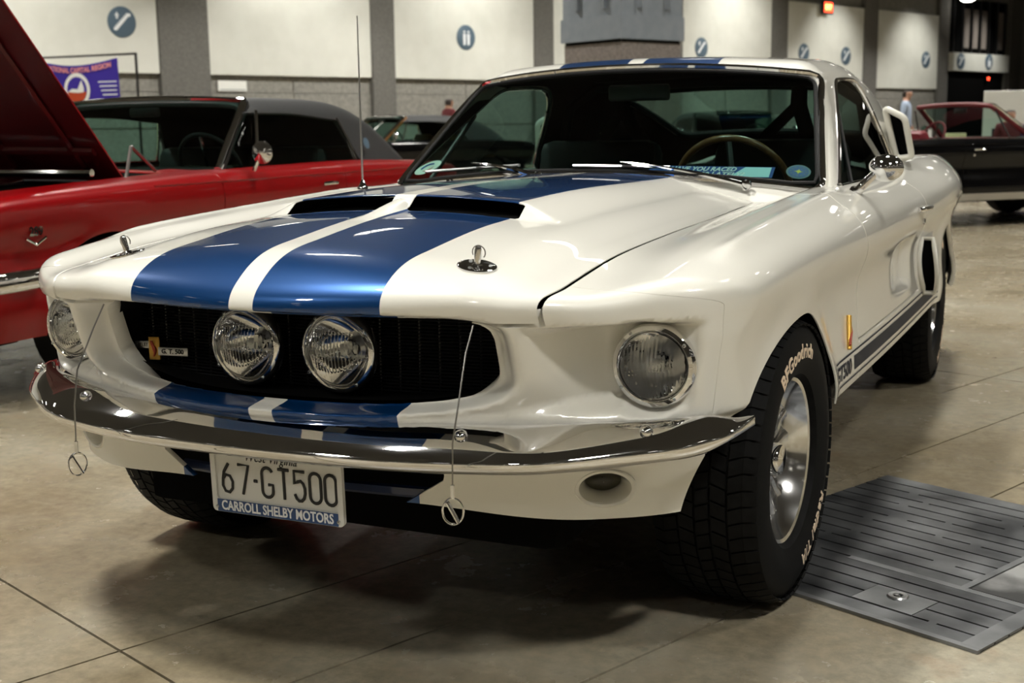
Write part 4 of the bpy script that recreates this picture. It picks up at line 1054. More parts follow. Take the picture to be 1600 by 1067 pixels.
# ---------------------------------------------------------------- signs and lights on the long wall
def disc_sign(s, z, label, kind, d=.24, r=.50, group=None):
    c = hall(s, d, z)
    t = thing('round_sign', label, 'sign', c, 0, group)
    A = axis_matrix((0, 0, 0), (HV[0], HV[1], 0), (-HU[0] if False else HU[0], HU[1], 0))       # local z out of the wall
    # reading direction as seen from the hall: x to the viewer's right
    A = Matrix((Vector((HU[0], HU[1], 0)), Vector((0, 0, 1)), Vector((HV[0], HV[1], 0)))).transposed().to_4x4()
    MB().lathe([(.001, .02), (r - .03, .02), (r, .0), (r, -.02)], 40, A).build('disc', M['signblue'], t)
    def poly(pts, name='symbol'):
        n = len(pts); V = [A @ Vector((x, y, h)) for h in (.02, .035) for x, y in pts]
        mk(name, V, [tuple(range(n, 2 * n)), tuple(range(n - 1, -1, -1))] + [(i, (i + 1) % n, n + (i + 1) % n, n + i) for i in range(n)], M['signwhite'], t, smooth=False)
    k = r / .5
    if kind == 'escalator':
        st = [(-.30, -.27), (-.30, -.17)]
        for i in range(6): st += [(-.24 + i * .075, -.17 + i * .075), (-.24 + i * .075, -.095 + i * .075)]
        st += [(.30, .28), (.30, .18), (.22, .18), (-.20, -.27)]
        poly([(x * k, y * k) for x, y in st])
        poly([(x * k, y * k) for x, y in ((-.215, .10), (-.145, .10), (-.145, .20), (-.10, .20), (-.18, .31), (-.26, .20), (-.215, .20))], 'arrow')
    elif kind == 'restroom':
        for o in (-.11, .11):
            poly([((o + x) * k, y * k) for x, y in ((-.055, -.30), (.055, -.30), (.075, .14), (-.075, .14))])
            poly([((o + .05 * math.cos(a)) * k, (.22 + .05 * math.sin(a)) * k) for a in np.linspace(0, 2 * math.pi, 13)[:-1]], 'head')
    else:
        for o in (-.14, 0, .14): poly([((o + x) * k, y * k) for x, y in ((-.05, -.26), (.05, -.26), (.05, .10), (-.05, .10))])
        poly([(.06 * math.cos(a) * k, (.22 + .06 * math.sin(a)) * k) for a in np.linspace(0, 2 * math.pi, 13)[:-1]], 'head')
        poly([(x * k, y * k) for x, y in ((-.24, -.33), (.24, -.33), (.24, -.29), (-.24, -.29))], 'bar')
    return t
disc_sign(-2.35, 4.62, 'large round blue grey escalator sign on the leftmost white wall panel', 'escalator')
disc_sign(12.76, 4.68, 'round blue grey restroom sign on the wall panel above the windshield pillar', 'restroom')
disc_sign(28.3, 4.76, 'round escalator sign half hidden beside the blue grey column capital', 'escalator')
disc_sign(37.25, 4.77, 'left of the two round escalator signs under the red exit sign', 'escalator')
disc_sign(41.46, 4.72, 'right of the two round escalator signs under the red exit sign', 'escalator')
disc_sign(50.5, 4.73, 'round escalator sign alone at the edge of the last white wall panel', 'escalator')
disc_sign(54.2, 4.72, 'round escalator sign on the balcony ledge', 'escalator', d=.63, r=.50)
disc_sign(58.0, 4.76, 'round elevator sign on the balcony ledge with standing figure symbol', 'elevator', d=.63, r=.50)
M['exit_red'] = mat('lit_exit_red', (.5, .02, .01), .5, emit=(1, .06, .02), es=5)
M['exit_glow'] = mat('lit_exit_letters', (.8, .2, .05), .5, emit=(1, .32, .08), es=9)
def wall_matrix(): return Matrix((Vector((HU[0], HU[1], 0)), Vector((0, 0, 1)), Vector((HV[0], HV[1], 0)))).transposed().to_4x4()
ex = thing('exit_sign', 'lit red exit sign high on the wall above two round signs', 'sign', hall(39.0, .5, 7.22))
WM = wall_matrix()
MB().add(*(lambda b: (b.V, b.F))(MB().box((0, 0, 0), (.95, .70, .16), None))).build('case', M['trim_black'], ex, smooth=False).matrix_local = WM
MB().box((0, 0, .085), (.78, .52, .01), None).build('lit_face', M['exit_red'], ex, smooth=False).matrix_local = WM
text_obj('lettering', 'EXIT', .34, WM @ Matrix.Translation((0, 0, .094)), M['exit_glow'], ex, bold=.012, xscale=.9)
MB().tube([(0, 0, .35), (0, 0, 1.7)], .02, 6).build('hanger', M['trim_black'], ex)
for s_, z_, lb in ((58.4, 3.72, 'tiny red exit light under the balcony ledge'), (47.9, 2.35, 'tiny red exit light below the last white wall panel')):
    e2 = thing('exit_light', lb, 'sign', hall(s_, .40 if z_ > 3 else .4, z_))
    MB().box((0, 0, 0), (.34, .24, .10), None).build('case', M['trim_black'], e2, smooth=False).matrix_local = WM
    MB().box((0, 0, .055), (.28, .18, .01), None).build('lit_face', M['exit_red'], e2, smooth=False).matrix_local = WM
# unseen floods: two make the far panels' glow, the rest added to brighten
wash = []
for a, b in [(-22, -14), (-11, -1.5), (1.2, 7.6), (9.2, 16.4), (18.2, 25.2), (27.2, 33.8), (36.0, 43.0), (45.2, 51.6), (52.0, 60.5)]:
    sm = (a + b) / 2 if b < 36 else (a + b) / 2 + .5
    lowp = b > 35
    p = hall(sm, 5.0, CEIL_Z - .22)
    t = thing('wall_flood_lamp', 'unseen black flood lamp under the ceiling aimed at a white wall panel' if a < 52 else 'unseen flood lamp added under the ceiling to brighten the balcony ledge', 'lamp', p, HALL_ROT, 'flood lamps along the wall' if a < 52 else None)
    aim = (hall(sm, 0, 3.4 if lowp else 4.2) - p).normalized()
    Am = Matrix.Rotation(-HALL_ROT, 4, 'Z') @ axis_matrix((0, 0, 0), aim, (HU[0], HU[1], 0)); Am.translation = (0, 0, -.15)
    MB().lathe([(.02, -.10), (.12, -.08), (.16, .06), (.17, .10)], 20, Am).build('shell', M['trim_black'], t)
    MB().lathe([(.15, .05), (.001, .05)], 20, Am).build('lit_glass', M['lamp'], t)
    MB().tube([(0, 0, .21), (0, 0, -.12)], .02, 6).build('stem', M['trim_black'], t)
    sd = bpy.data.lights.new('flood_light', 'SPOT'); sd.energy = 1750 if not lowp else 1500; sd.color = (1, .98, .90); sd.spot_size = math.radians(110 if not lowp else 78); sd.spot_blend = 1; sd.shadow_soft_size = .15
    lo = link(bpy.data.objects.new('flood_light', sd), t); Ls = Am @ Matrix.Rotation(math.pi, 4, 'X'); Ls.translation = Vector((0, 0, -.15)) + (Matrix.Rotation(-HALL_ROT, 3, 'Z') @ aim) * .2; lo.matrix_local = Ls
# bright ceiling lamp seen at the far right
bl = thing('pendant_lamp', 'bright oval lamp at the top edge above the balcony', 'lamp', hall(53.6, 1.2, 8.42))
MB().lathe([(.001, -.16), (.25, -.14), (.42, -.04), (.45, .03)], 28).build('bowl', M['lamp'], bl); MB().lathe([(.46, .03), (.30, .16), (.05, .22)], 28).build('housing', M['lamp_body'], bl)
MB().tube([(0, 0, .2), (0, 0, CEIL_Z - 8.44)], .02, 6).build('rod', M['lamp_body'], bl)
ws_ = thing('wall_sign', 'small pale rectangular sign on the block wall left of the convertible roof', 'sign', hall(1.75, .13, 2.62))
MB().box((0, 0, 0), (1.15, .36, .04), None).build('sign_board', M['paper'], ws_, smooth=False).matrix_local = WM
MB().box((0, 0, .021), (1.05, .03, .004), None).build('edge_line', M['capital'], ws_, smooth=False).matrix_local = WM @ Matrix.Translation((0, -.13, 0))

# ---------------------------------------------------------------- steel floor hatch by the front wheel
M['steel'] = noise_mat('worn_floor_steel', (.035, .037, .040), (.19, .195, .20), 5.5, (.32, .55), .15, metal=.6, lo=.34, hi=.70)
M['steel_pale'] = noise_mat('scuffed_edge_steel', (.14, .145, .15), (.24, .245, .25), 9, (.3, .5), .1, metal=.6)
M['cover_dirty'] = noise_mat('dirty_plain_steel_cover', (.03, .03, .03), (.26, .26, .255), 4.5, (.35, .6), .15, metal=.3, lo=.42, hi=.62)
def hatch():
    # corner near the tyre, long side towards hall +v, short side along hall u
    org = Vector((.800, .045, 0)); ev = Vector((.912, -.411, 0)).normalized(); eu = Vector((.405, .914, 0)).normalized()
    t = thing('floor_hatch', 'worn slotted steel floor plate set in concrete beside the front tyre', 'floor plate', org)
    Rm = Matrix((ev, eu, Vector((0, 0, 1)))).transposed().to_4x4()
    T = .007; Lx, Ly = .515, 1.02
    def slab(name, x0, x1, y0, y1, z0, z1, m): 
        mb = MB().box(((x0 + x1) / 2, (y0 + y1) / 2, (z0 + z1) / 2), (x1 - x0, y1 - y0, z1 - z0), None); o = mk(name, [Rm @ Vector(v) for v in mb.V], mb.F, m, t, smooth=False); return o
    x_l, xd = -.35, .300; n = 17; pitch = Ly / n; sl = .0075
    slab('slot_bed', x_l, Lx, 0, .285, .0008, .0025, M['joint']); slab('slot_bed', x_l, xd, .285, Ly, .0008, .0025, M['joint'])
    rnd_ = random.Random(4)
    for i in range(n):
        y0 = i * pitch + (sl / 2 if i else 0); y1 = (i + 1) * pitch - (sl / 2 if i < n - 1 else 0); xe = Lx if y1 < .30 else xd
        if i in (1, 2):        # the bars stop at the plain lid
            slab('bar', x_l, .158, y0, y1, .0025, T, M['steel']); slab('bar', .318, xe, y0, y1, .0025, T, M['steel'])
        else: slab('bar', x_l, xe, y0, y1, .0025, T, M['steel'])
        if i:
            y = i * pitch; sk = .04 * (i % 3)
            for x in (-.20 + sk, .02 + sk, .20 - sk, .40 - sk):
                if rnd_.random() < .33 and x < xe - .05 and not (i in (1, 2, 3) and .1 < x < .36): slab('bridge', x, x + rnd_.choice((.02, .03, .06)), y - sl / 2, y + sl / 2, .0025, T, M['steel'])
    slab('lid', .160, .316, pitch + .004, 3 * pitch - .004, .0025, T + .0006, M['steel_pale'])
    slab('edge_strip', Lx - .045, Lx, .0, .285, T - .001, T + .0012, M['steel_pale']); slab('edge_strip', x_l, Lx, -.012, .006, .0005, T + .001, M['steel_pale'])
    slab('joint_strip', xd, xd + .018, .285, Ly, .0008, T + .001, M['steel_pale']); slab('joint_strip', .0, Lx, .283, .305, T - .001, T + .0008, M['steel_pale'])
    slab('plain_cover', xd + .022, 1.5, .31, Ly, .0008, T, M['cover_dirty'])
    c = Rm @ Vector((.235, .139, T + .0006)); Mx = Matrix.Translation(c)
    MB().lathe([(.010, .0005), (.012, .0045), (.022, .005), (.025, .001)], 28, Mx).build('drain_ring', M['satin'], t)
    MB().lathe([(.0108, .0012), (.001, .0012)], 20, Mx).build('drain_hole', M['void'], t)
    MB().tube([c + Rm.to_3x3() @ Vector((-.006, 0, .002)), c + Rm.to_3x3() @ Vector((.006, 0, .002))], .002, 6).build('key_slot', M['satin'], t)
hatch()

# ---------------------------------------------------------------- the other cars (mid-1960s notch convertible shape)
Wp2 = spl([(-1.0, .76), (-.75, .83), (-.5, .850), (-.1, .862), (.7, .875), (2.0, .882), (2.743, .875), (3.3, .86), (3.75, .82)])
Ws2 = spl([(.15, -.10), (.26, -.050), (.34, -.018), (.45, -.014), (.56, -.030), (.64, -.028), (.70, -.006), (.76, .002), (.83, -.006), (.88, -.028), (.93, -.075), (1.0, -.18)])
top2 = spl([(-1.0, .80), (-.7, .845), (-.3, .872), (.3, .892), (.8, .905), (1.6, .915), (2.4, .915), (2.9, .90), (3.4, .875), (3.75, .83)])
def T2(X, y): return top2(y) - .045 * X ** 2 + .012 * sst(.55, .75, X)
def body2(x, y, z):
    X = np.abs(x)
    w = Wp2(y) + Ws2(z)
    for yc in (0, 2.743): w = w + .012 * np.exp(-(np.maximum(wheel_arch(y, z, yc, .345, .03), 0) / .04) ** 2)
    a = smax(X - w, z - T2(X, y), .055)
    a = smax(a, (-.80 + .13 * X ** 2 + .10 * np.abs(z - .66) + .04 * np.maximum(.5 - z, 0) - y) * .9, .05)
    a = smax(a, y - (3.62 - .10 * X ** 2 + .2 * (z - .6)), .06)
    return np.maximum(a, .22 - z)
Tsoft = spl([(.2, .55), (.9, .99), (1.15, 1.16), (1.36, 1.252), (1.7, 1.277), (2.2, 1.272), (2.55, 1.225), (2.85, 1.11), (3.15, .91), (3.6, .62)])
def soft(x, y, z):
    X = np.abs(x)
    a = smax(X - (.735 - (z - .89) * .33 - .06 * sst(2.2, 3.2, y)), z - Tsoft(y) + .06 * X ** 2, .10)
    return smax(a, (.86 + (z - .93) * 1.30 + .30 * X ** 2 - y) * .6, .05)
_B2 = {}
def car_meshes():
    if _B2: return _B2
    xs = axis_steps((-.95, .95, .0275)); ys = axis_steps((-.95, 3.78, .0275)); zs = axis_steps((.19, 1.0, .0175))
    V, Q = field_mesh(body2, xs, ys, zs); ax = lambda x: np.abs(x)
    arch = lambda x, y, z: np.where(ax(x) > .5, np.minimum(wheel_arch(y, z, 0, .345, .05), wheel_arch(y, z, 2.743, .345, .02)), 1.)
    cab = lambda x, y, z: np.maximum(ax(x) - .735, np.maximum(1.02 - y, y - 3.02))
    cab = lambda x, y, z: np.maximum(np.maximum(ax(x) - .735, np.maximum(.95 - y, y - 3.02)), .70 - z)
    S = Skin(V, Q).cut(arch).cut(cab); g = .004
    hood_ = lambda x, y, z: np.minimum(np.minimum(.60 - ax(x), z - .74), np.minimum(.70 - y, y + .76))
    trunk_ = lambda x, y, z: np.minimum(np.minimum(.56 - ax(x), z - .78), np.minimum(3.50 - y, y - 3.06))
    _B2['hood'] = S.cut(lambda x, y, z: hood_(x, y, z) - g); _B2['trunk_lid'] = S.cut(lambda x, y, z: trunk_(x, y, z) - g)
    rest_ = S.cut(lambda x, y, z: np.minimum(-hood_(x, y, z), -trunk_(x, y, z)) - g)
    low = lambda x, y, z: z - .27
    dF, dR = .80, 1.97
    _B2['nose'] = rest_.cut(lambda x, y, z: np.minimum(-.66 - y - .002, z - .30))
    for s in (1, -1):
        sd = rest_.cut(lambda x, y, z: s * x - .02).cut(low)
        _B2['front_fender', s] = sd.cut(lambda x, y, z: np.minimum(np.minimum(y + .66 - .002, dF - y - g), np.maximum(ax(x) - .45, z - .7)))
        ind = lambda x, y, z: np.minimum(np.minimum(y - dF, dR - y), np.minimum(z - .34, ax(x) - .55))
        _B2['door', s] = sd.cut(lambda x, y, z: ind(x, y, z) - g)
        _B2['quarter_panel', s] = sd.cut(lambda x, y, z: np.minimum(np.minimum(y - dF - g, -ind(x, y, z) - g), np.maximum(ax(x) - .45, np.where((y > 2.8), 1, -1))))
    inner = lambda x, y, z: np.maximum(np.maximum(body2(x, y, z) + .035, np.where(np.abs(x) > .5, .06 - np.minimum(wheel_arch(y, z, 0), wheel_arch(y, z, 2.743)), -1.) * .5), np.where((y > .0) & (y < 3.1), -.1, -.1))
    inner2 = lambda x, y, z: np.maximum(inner(x, y, z), np.minimum(np.minimum(.70 - np.abs(x), z - .62), np.minimum(y - 1.15, 2.95 - y)))
    _B2['inner'] = field_mesh(inner2, axis_steps((-.95, .95, .04)), axis_steps((-.95, 3.78, .045)), axis_steps((.19, 1.0, .035)))
    _B2['wheel'] = None
    return _B2
_wheel2 = []
def wheel2(parent, x, y, side):
    A = axis_matrix((x, y, .318), (side, 0, 0), (0, 1, 0))
    wh = MB().lathe([(.188, -.09), (.205, -.10), (.25, -.105), (.298, -.095), (.318, -.075), (.318, .075), (.298, .095), (.25, .105), (.205, .10), (.188, .09)], 48, A, closed=True).build('wheel', M['rubber'], parent)
    MB().lathe([(.19, .075), (.187, .088), (.17, .07), (.13, .055), (.12, .07), (.05, .078), (.001, .082)], 40, A).build('hub_cap', M['chrome'], wh)
    MB().lathe([(.19, -.08), (.19, .07), (.02, .03)], 32, A).build('rim', M['black'], wh)
def classic(name, label, cat, pose, paint, inside, top=None, hood_open=None, front=True, detail=True):
    x, y, r = pose
    t = thing(name, label, cat, (x, y, 0), r); B = car_meshes()
    for k, S in B.items():
        if k in ('inner', 'wheel', 'hood'): continue
        nm = k[0] if isinstance(k, tuple) else k
        o = S.panel(nm, body2, paint, t, .008)
        if nm == 'door':
            s = k[1]; hx = on_side(body2, 1.78, .79, s)
            MB().tube([(hx + s * .002, 1.72, .79), (hx + s * .028, 1.745, .793), (hx + s * .03, 1.81, .793), (hx + s * .002, 1.86, .79)], .011, 8).build('door_handle', M['chrome'], o)
            MB().tube([(hx - s * .01, 1.86, .735), (hx + s * .008, 1.86, .735)], .014, 8).build('door_lock', M['chrome'], o)
    Vi, Qi = B['inner']; mk('light_block_shell', Vi, [tuple(q) for q in Qi], M['void'], t)
    ho = B['hood'].panel('hood', body2, [paint if hood_open is None else M['red']], t, .008)
    if hood_open is not None:
        hg = Vector((0, .66, .905)); R_ = Matrix.Translation(hg + Vector((0, hood_open[1], hood_open[2]))) @ Matrix.Rotation(-hood_open[0], 4, 'X') @ Matrix.Translation(-hg)
        ho.matrix_local = R_
        under = Skin(B['hood'].V, B['hood'].Q, B['hood'].P)
        f2 = lambda x, y, z: body2(x, y, z + .022)
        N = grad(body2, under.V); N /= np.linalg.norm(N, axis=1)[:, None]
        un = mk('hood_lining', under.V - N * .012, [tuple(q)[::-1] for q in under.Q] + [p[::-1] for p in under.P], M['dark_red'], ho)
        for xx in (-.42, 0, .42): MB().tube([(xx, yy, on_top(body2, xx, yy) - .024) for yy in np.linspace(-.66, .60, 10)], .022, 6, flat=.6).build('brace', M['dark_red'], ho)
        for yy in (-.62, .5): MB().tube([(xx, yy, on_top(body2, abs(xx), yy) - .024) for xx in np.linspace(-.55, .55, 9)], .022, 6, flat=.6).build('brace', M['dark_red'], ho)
        for s in (1, -1):
            hn = MB().tube([(s * .615, .40, .865), (s * .60, .47, 1.02)], .009, 6).build('hood_hinge', M['cable'], t); MB().tube([(s * .60, .47, 1.02), (s * .615, .62, .90)], .009, 6).build('hinge_arm', M['cable'], hn)
        eb = MB().box((0, -.1, .80), (.36, .56, .16), None, .04).build('engine', M['trim_black'], t)
        MB().lathe([(.001, .07), (.15, .065), (.165, .05), (.165, .0)], 32, Matrix.Translation((0, -.05, .88))).build('air_cleaner', M['chrome'], eb)
        for s in (1, -1): MB().box((s * .20, -.1, .86), (.12, .50, .06), None, .025).build('valve_cover', M['chrome'], eb)
        MB().tube([(s_, .25, .905) for s_ in np.linspace(-.55, .55, 7)], .018, 8).build('cowl_brace', M['chrome'], t)
    for s in (1, -1): wheel2(t, s * .735, 0, s); wheel2(t, s * .735, 2.743, s)
    # bumpers, grille, lamps
    pts = [(.862, -.44, .515), (.868, -.60, .515), (.855, -.72, .515), (.80, -.81, .512), (.6, -.865, .51), (.3, -.885, .51), (0, -.89, .51)]
    pts = pts + [(-a, b, c) for a, b, c in pts[-2::-1]]
    MB().tube(pts, .042, 10, flat=.55, up=(0, 1, 0)).build('front_bumper', M['chrome'], t)
    pts = [(.84, 3.35, .50), (.85, 3.55, .50), (.80, 3.68, .50), (.4, 3.72, .50), (0, 3.73, .50)]; pts = pts + [(-a, b, c) for a, b, c in pts[-2::-1]]
    MB().tube(pts, .042, 10, flat=.55, up=(0, 1, 0)).build('rear_bumper', M['chrome'], t)
    gr = MB().box((0, -.795, .655), (1.02, .03, .14), None, .02).build('grille', M['trim_black'], t)
    for s in (1, -1):
        A = axis_matrix((s * .68, -.78, .66), (0, -1, 0)); hl = MB().lathe([(.094, -.06), (.094, .012), (.080, .02), (.078, .0)], 32, A).build('headlight', M['chrome'], t); MB().lathe([(.079, .002), (.05, .016), (.001, .022)], 28, A).build('lens', M['satin'], hl)
    for s in (1, -1):
        mb = MB(); V = []; n = 30; ya = np.linspace(.42, 2.33, n)
        for yy in ya:
            for zz in (.270, .345): V.append((on_side(body2, yy, zz, s) + s * .006, yy, zz))
        mk('rocker_moulding', V, [(2 * i, 2 * i + 2, 2 * i + 3, 2 * i + 1) for i in range(n - 1)], M['satin'], t)
        MB().tube([(on_side(body2, yy, .845, s) + s * .001, yy, .845) for yy in np.linspace(.3, 3.2, 24)], .004, 6).build('belt_line', paint, t)
    # windscreen frame and glass
    fr_pts = []
    for X in np.linspace(-.60, .60, 15): fr_pts.append((X, 1.375 + .10 * X * X, 1.262 - .06 * X * X))
    left = [(-.735 + .10 * k / 5 * 1.28, .955 + .435 * k / 5, .895 + .335 * k / 5) for k in range(6)]
    path = left + fr_pts + [(-a, b, c) for a, b, c in left[::-1]]
    wf_ = MB().tube(path, .021, 8, flat=.8).build('windshield_frame', M['chrome'] if top is None else M['chrome'], t)
    MB().tube([(p[0] * .975, p[1] + .030, p[2] - .012) for p in path], .027, 6).build('frame_trim', inside, wf_)
    V = []; n = 12
    for k in range(7):
        q = k / 6; z = .90 + .35 * q; hw = .715 - .115 * q
        for i in range(n + 1): X = -hw + 2 * hw * i / n; V.append((X, .895 + .45 * q + .16 * (1 - q) * (X / hw) ** 2 * .5 + .05 * (X / hw) ** 2 * 1, z))
    mk('windshield', V, [(k * (n + 1) + i, k * (n + 1) + i + 1, (k + 1) * (n + 1) + i + 1, (k + 1) * (n + 1) + i) for k in range(6) for i in range(n)], M['glass'], wf_)
    for s in (1, -1):
        MB().tube([(s * .738, 1.30, .90), (s * .655, 1.43, 1.19)], .010, 6).build('vent_frame', M['chrome'], wf_)
        mb = MB(); c = Vector((s * .90, 1.10, .975)); A = axis_matrix(c, (0, -1, 0), (1, 0, 0)); mr = mb.lathe([(.001, .03), (.03, .02), (.058, .0), (.058, -.012), (.001, -.012)], 22, A).build('side_mirror', M['chrome'], t); MB().tube([(s * .85, 1.10, .885), c], .010, 8).build('stem', M['chrome'], mr)
    # interior
    MB().box((0, 1.16, .865), (1.34, .16, .07), None, .03).build('dashboard', inside, t)
    for s in (1, -1):
        st_ = MB().box((s * .34, 1.95, .52), (.50, .52, .16), None, .05).build('front_seat', inside, t); MB().box((s * .34, 2.20, .76), (.50, .14, .46), Matrix.Rotation(math.radians(-12), 4, 'X'), .06).build('backrest', inside, st_)
    rs = MB().box((0, 2.70, .60), (1.2, .40, .18), None, .05).build('rear_seat', inside, t); MB().box((0, 2.92, .80), (1.25, .14, .36), None, .05).build('backrest', inside, rs)
    A = axis_matrix((.36, 1.42, .90), (0, .88, .47)); sw_ = MB().tube([A @ Vector((.19 * math.cos(q), .19 * math.sin(q), 0)) for q in np.linspace(0, 2 * math.pi, 37)], .012, 8, caps=False).build('steering_wheel', inside if top is None else M['trim_black'], t)
    for q in (0, math.pi, -math.pi / 2): MB().tube([A @ Vector((0, 0, -.03)), A @ Vector((.185 * math.cos(q), .185 * math.sin(q), 0))], .009, 6).build('spoke', M['chrome'], sw_)
    MB().box((0, 1.34, 1.19), (.20, .02, .05), None, .01).build('rear_view_mirror', M['trim_black'], t)
    if top is not None:
        V, Q = field_mesh(soft, axis_steps((-.85, .85, .025)), axis_steps((.65, 3.5, .025)), axis_steps((.86, 1.34, .0175)))
        ax = lambda x: np.abs(x)
        wsr = lambda x, y, z: np.where(y < 1.5, np.minimum(1.245 - .06 * x * x - z, 1), -1.)
        wsr = lambda x, y, z: 1.36 + .10 * x * x - .03 - y
        swr = lambda x, y, z: np.where(ax(x) > .45, np.minimum(np.minimum(y - .9, (2.42 - .12 * (z - .9) / .2 * 1 - y)), np.minimum(1.178 - .04 * sst(1.7, 2.4, y) - z, z - .80)), -1.)
        C = Skin(V, Q).cut(lambda x, y, z: body2(x, y, z) + .012).cut(lambda x, y, z: z - .885)
        Ct = C.cut(lambda x, y, z: -wsr(x, y, z)).cut(lambda x, y, z: -swr(x, y, z)); tp = Ct.panel('soft_top', soft, top, t, .025)
        rin = Ct
        N = grad(soft, Ct.V); N /= np.linalg.norm(N, axis=1)[:, None]
        mk('lining', Ct.V - N * .015, [tuple(q)[::-1] for q in Ct.Q] + [p[::-1] for p in Ct.P], M['void'], tp)
        for s in (1, -1):
            C.cut(lambda x, y, z: np.minimum(np.minimum(swr(x, y, z) - .004, s * x), np.minimum(y - (.98 + (z - .89) * 1.3), 3 - y))).panel('side_window', soft, M['glass'], t, .004, rim=False)
            MB().tube([(s * .735, 2.36, .895), (s * .690, 2.33, 1.03), (s * .645, 2.28, 1.15)], .010, 6).build('window_post', M['chrome'], t)
        MB().tube([(s_, 3.13 - .10 * (s_ / .7) ** 2 * 2, .912) for s_ in np.linspace(-.66, .66, 15)], .012, 6).build('top_moulding', M['chrome'], t)
    else:
        MB().box((0, 2.98, .915), (1.30, .26, .09), None, .04).build('folded_top', inside, t)
    return t
def emblem(t, s):
    hx = on_side(body2, -.42, .69, s) + s * .004
    e = MB().tube([(hx, -.50, .675), (hx, -.445, .648), (hx, -.39, .675)], .006, 6).build('fender_emblem', M['chrome'], t)
    Vt, Ft = text_mesh('289', .05, depth=.002, bold=.002)
    mk('lettering', [(hx + s * (.002 + v.z), -.445 + s * v.x, .70 + v.y) for v in Vt], Ft, M['chrome'], e, smooth=False)
RED = classic('car', 'red convertible with black soft top and raised hood, behind on the left', 'car', (-3.272, 1.417, .034), M['red'], M['seat'], M['vinyl'], hood_open=(math.radians(50), -.25, .0))
emblem(RED, 1)
st = MB().lathe([(.035, .0), (.001, .0)], 24, axis_matrix((.725 * 1, 2.50, 1.0), (1, 0, .3))).build('window_sticker', M['signblue'], RED)
classic('car', 'black convertible with maroon interior and top down, behind on the right', 'car', (1.0, 12.9, 2.345), M['blackpaint'], M['maroon'])
classic('car', 'black car with tan seats and soft top behind the red car', 'car', (-9.2, 13.0, -.585), M['blackpaint'], M['tan'], M['vinyl'])
classic('car', 'dark green car added behind the rear glass of the white fastback', 'car', (-3.0, 15.5, .55), M['greenpaint'], M['seat'], M['vinyl'])  # added by eye behind glass that shows only reflections

# ---------------------------------------------------------------- banner on its pipe stand
M['purple'] = mat('purple_banner_cloth', (.030, .012, .27), .75)
M['bannerpink'] = mat('banner_lettering_pink', (.75, .28, .30), .7)
def banner():
    o = Vector((-14.3, 14.0, 0)); d = Vector((1.0, .0, 0)); 
    t = thing('pipe_stand', 'thin black pipe stand holding up the purple banner', 'stand', o)
    for x in (-1.62, 1.30):
        MB().tube([(x, 0, 0), (x, 0, 2.36)], .022, 8).build('upright', M['trim_black'], t); MB().box((x, 0, .01), (.4, .4, .018), None).build('base_plate', M['trim_black'], t, smooth=False)
    MB().tube([(-1.62, 0, 2.345), (1.30, 0, 2.345)], .018, 8).build('crossbar', M['trim_black'], t)
    b = thing('banner', 'purple club banner with round badge hanging on the pipe stand', 'banner', o)
    n = 30; V = []; x0, x1 = -.86, .93
    def top(x): return 2.29 - .10 * math.sin(math.pi * (x - x0) / (x1 - x0)) ** 1.2
    def wav(x, z): return -.03 + .02 * math.sin(x * 5 + z * 2)
    for j in range(7):
        for i in range(n + 1):
            x = x0 + (x1 - x0) * i / n; z = top(x) + (1.32 - top(x)) * j / 6; V.append((x, wav(x, z), z))
    mk('cloth', V, [(j * (n + 1) + i, (j + 1) * (n + 1) + i, (j + 1) * (n + 1) + i + 1, j * (n + 1) + i + 1) for j in range(6) for i in range(n)], M['purple'], b)
    for x in (x0 + .01, x1 - .01): MB().tube([(x, -.02, top(x) - .01), (x, 0, 2.345)], .006, 5).build('tie', M['paper'], b)
    Vt, Ft = text_mesh('NATIONAL CAPITAL REGION', .118, depth=.001, bold=.004, xscale=.92)
    mk('lettering', [(x0 + .93 + v.x, wav(x0 + .93 + v.x, 2.1) - .012 + v.z, top(x0 + .93 + v.x) - .085 + v.y) for v in Vt], Ft, M['bannerpink'], b, smooth=False)
    c = (.06, -.062, 1.79)
    def disc(r, m, nm, h, a0=0, a1=2 * math.pi): mk(nm, [(c[0] + r * math.cos(a), c[1] - h, c[2] + r * math.sin(a)) for a in np.linspace(a0, a1, 33)[:(-1 if a1 - a0 > 6 else None)]], [tuple(range(32 if a1 - a0 > 6 else 33))], m, b, smooth=False)
    disc(.28, M['paper'], 'badge_ring', 0); disc(.215, M['purple'], 'badge_field', .003); disc(.21, M['badge_red'], 'badge_lower', .005, math.pi * 1.05, math.pi * 1.95)
    hs = [(-.20, -.03), (-.10, .02), (.02, .01), (.07, .10), (.11, .16), (.13, .10), (.16, .02), (.15, -.04), (.05, -.05), (-.05, -.045)]
    mk('badge_figure', [(c[0] + x, c[1] - .008, c[2] + y) for x, y in hs], [tuple(range(len(hs)))], M['paper'], b, smooth=False)
    for k in range(4): mk('small_print', [(.64 + dx, -.062, 1.90 - .07 * k + dz) for dx, dz in ((-.12 + .03 * k, 0), (.28, 0), (.28, .018), (-.12 + .03 * k, .018))], [(0, 1, 2, 3)], M['signwhite'], b, smooth=False)
banner()

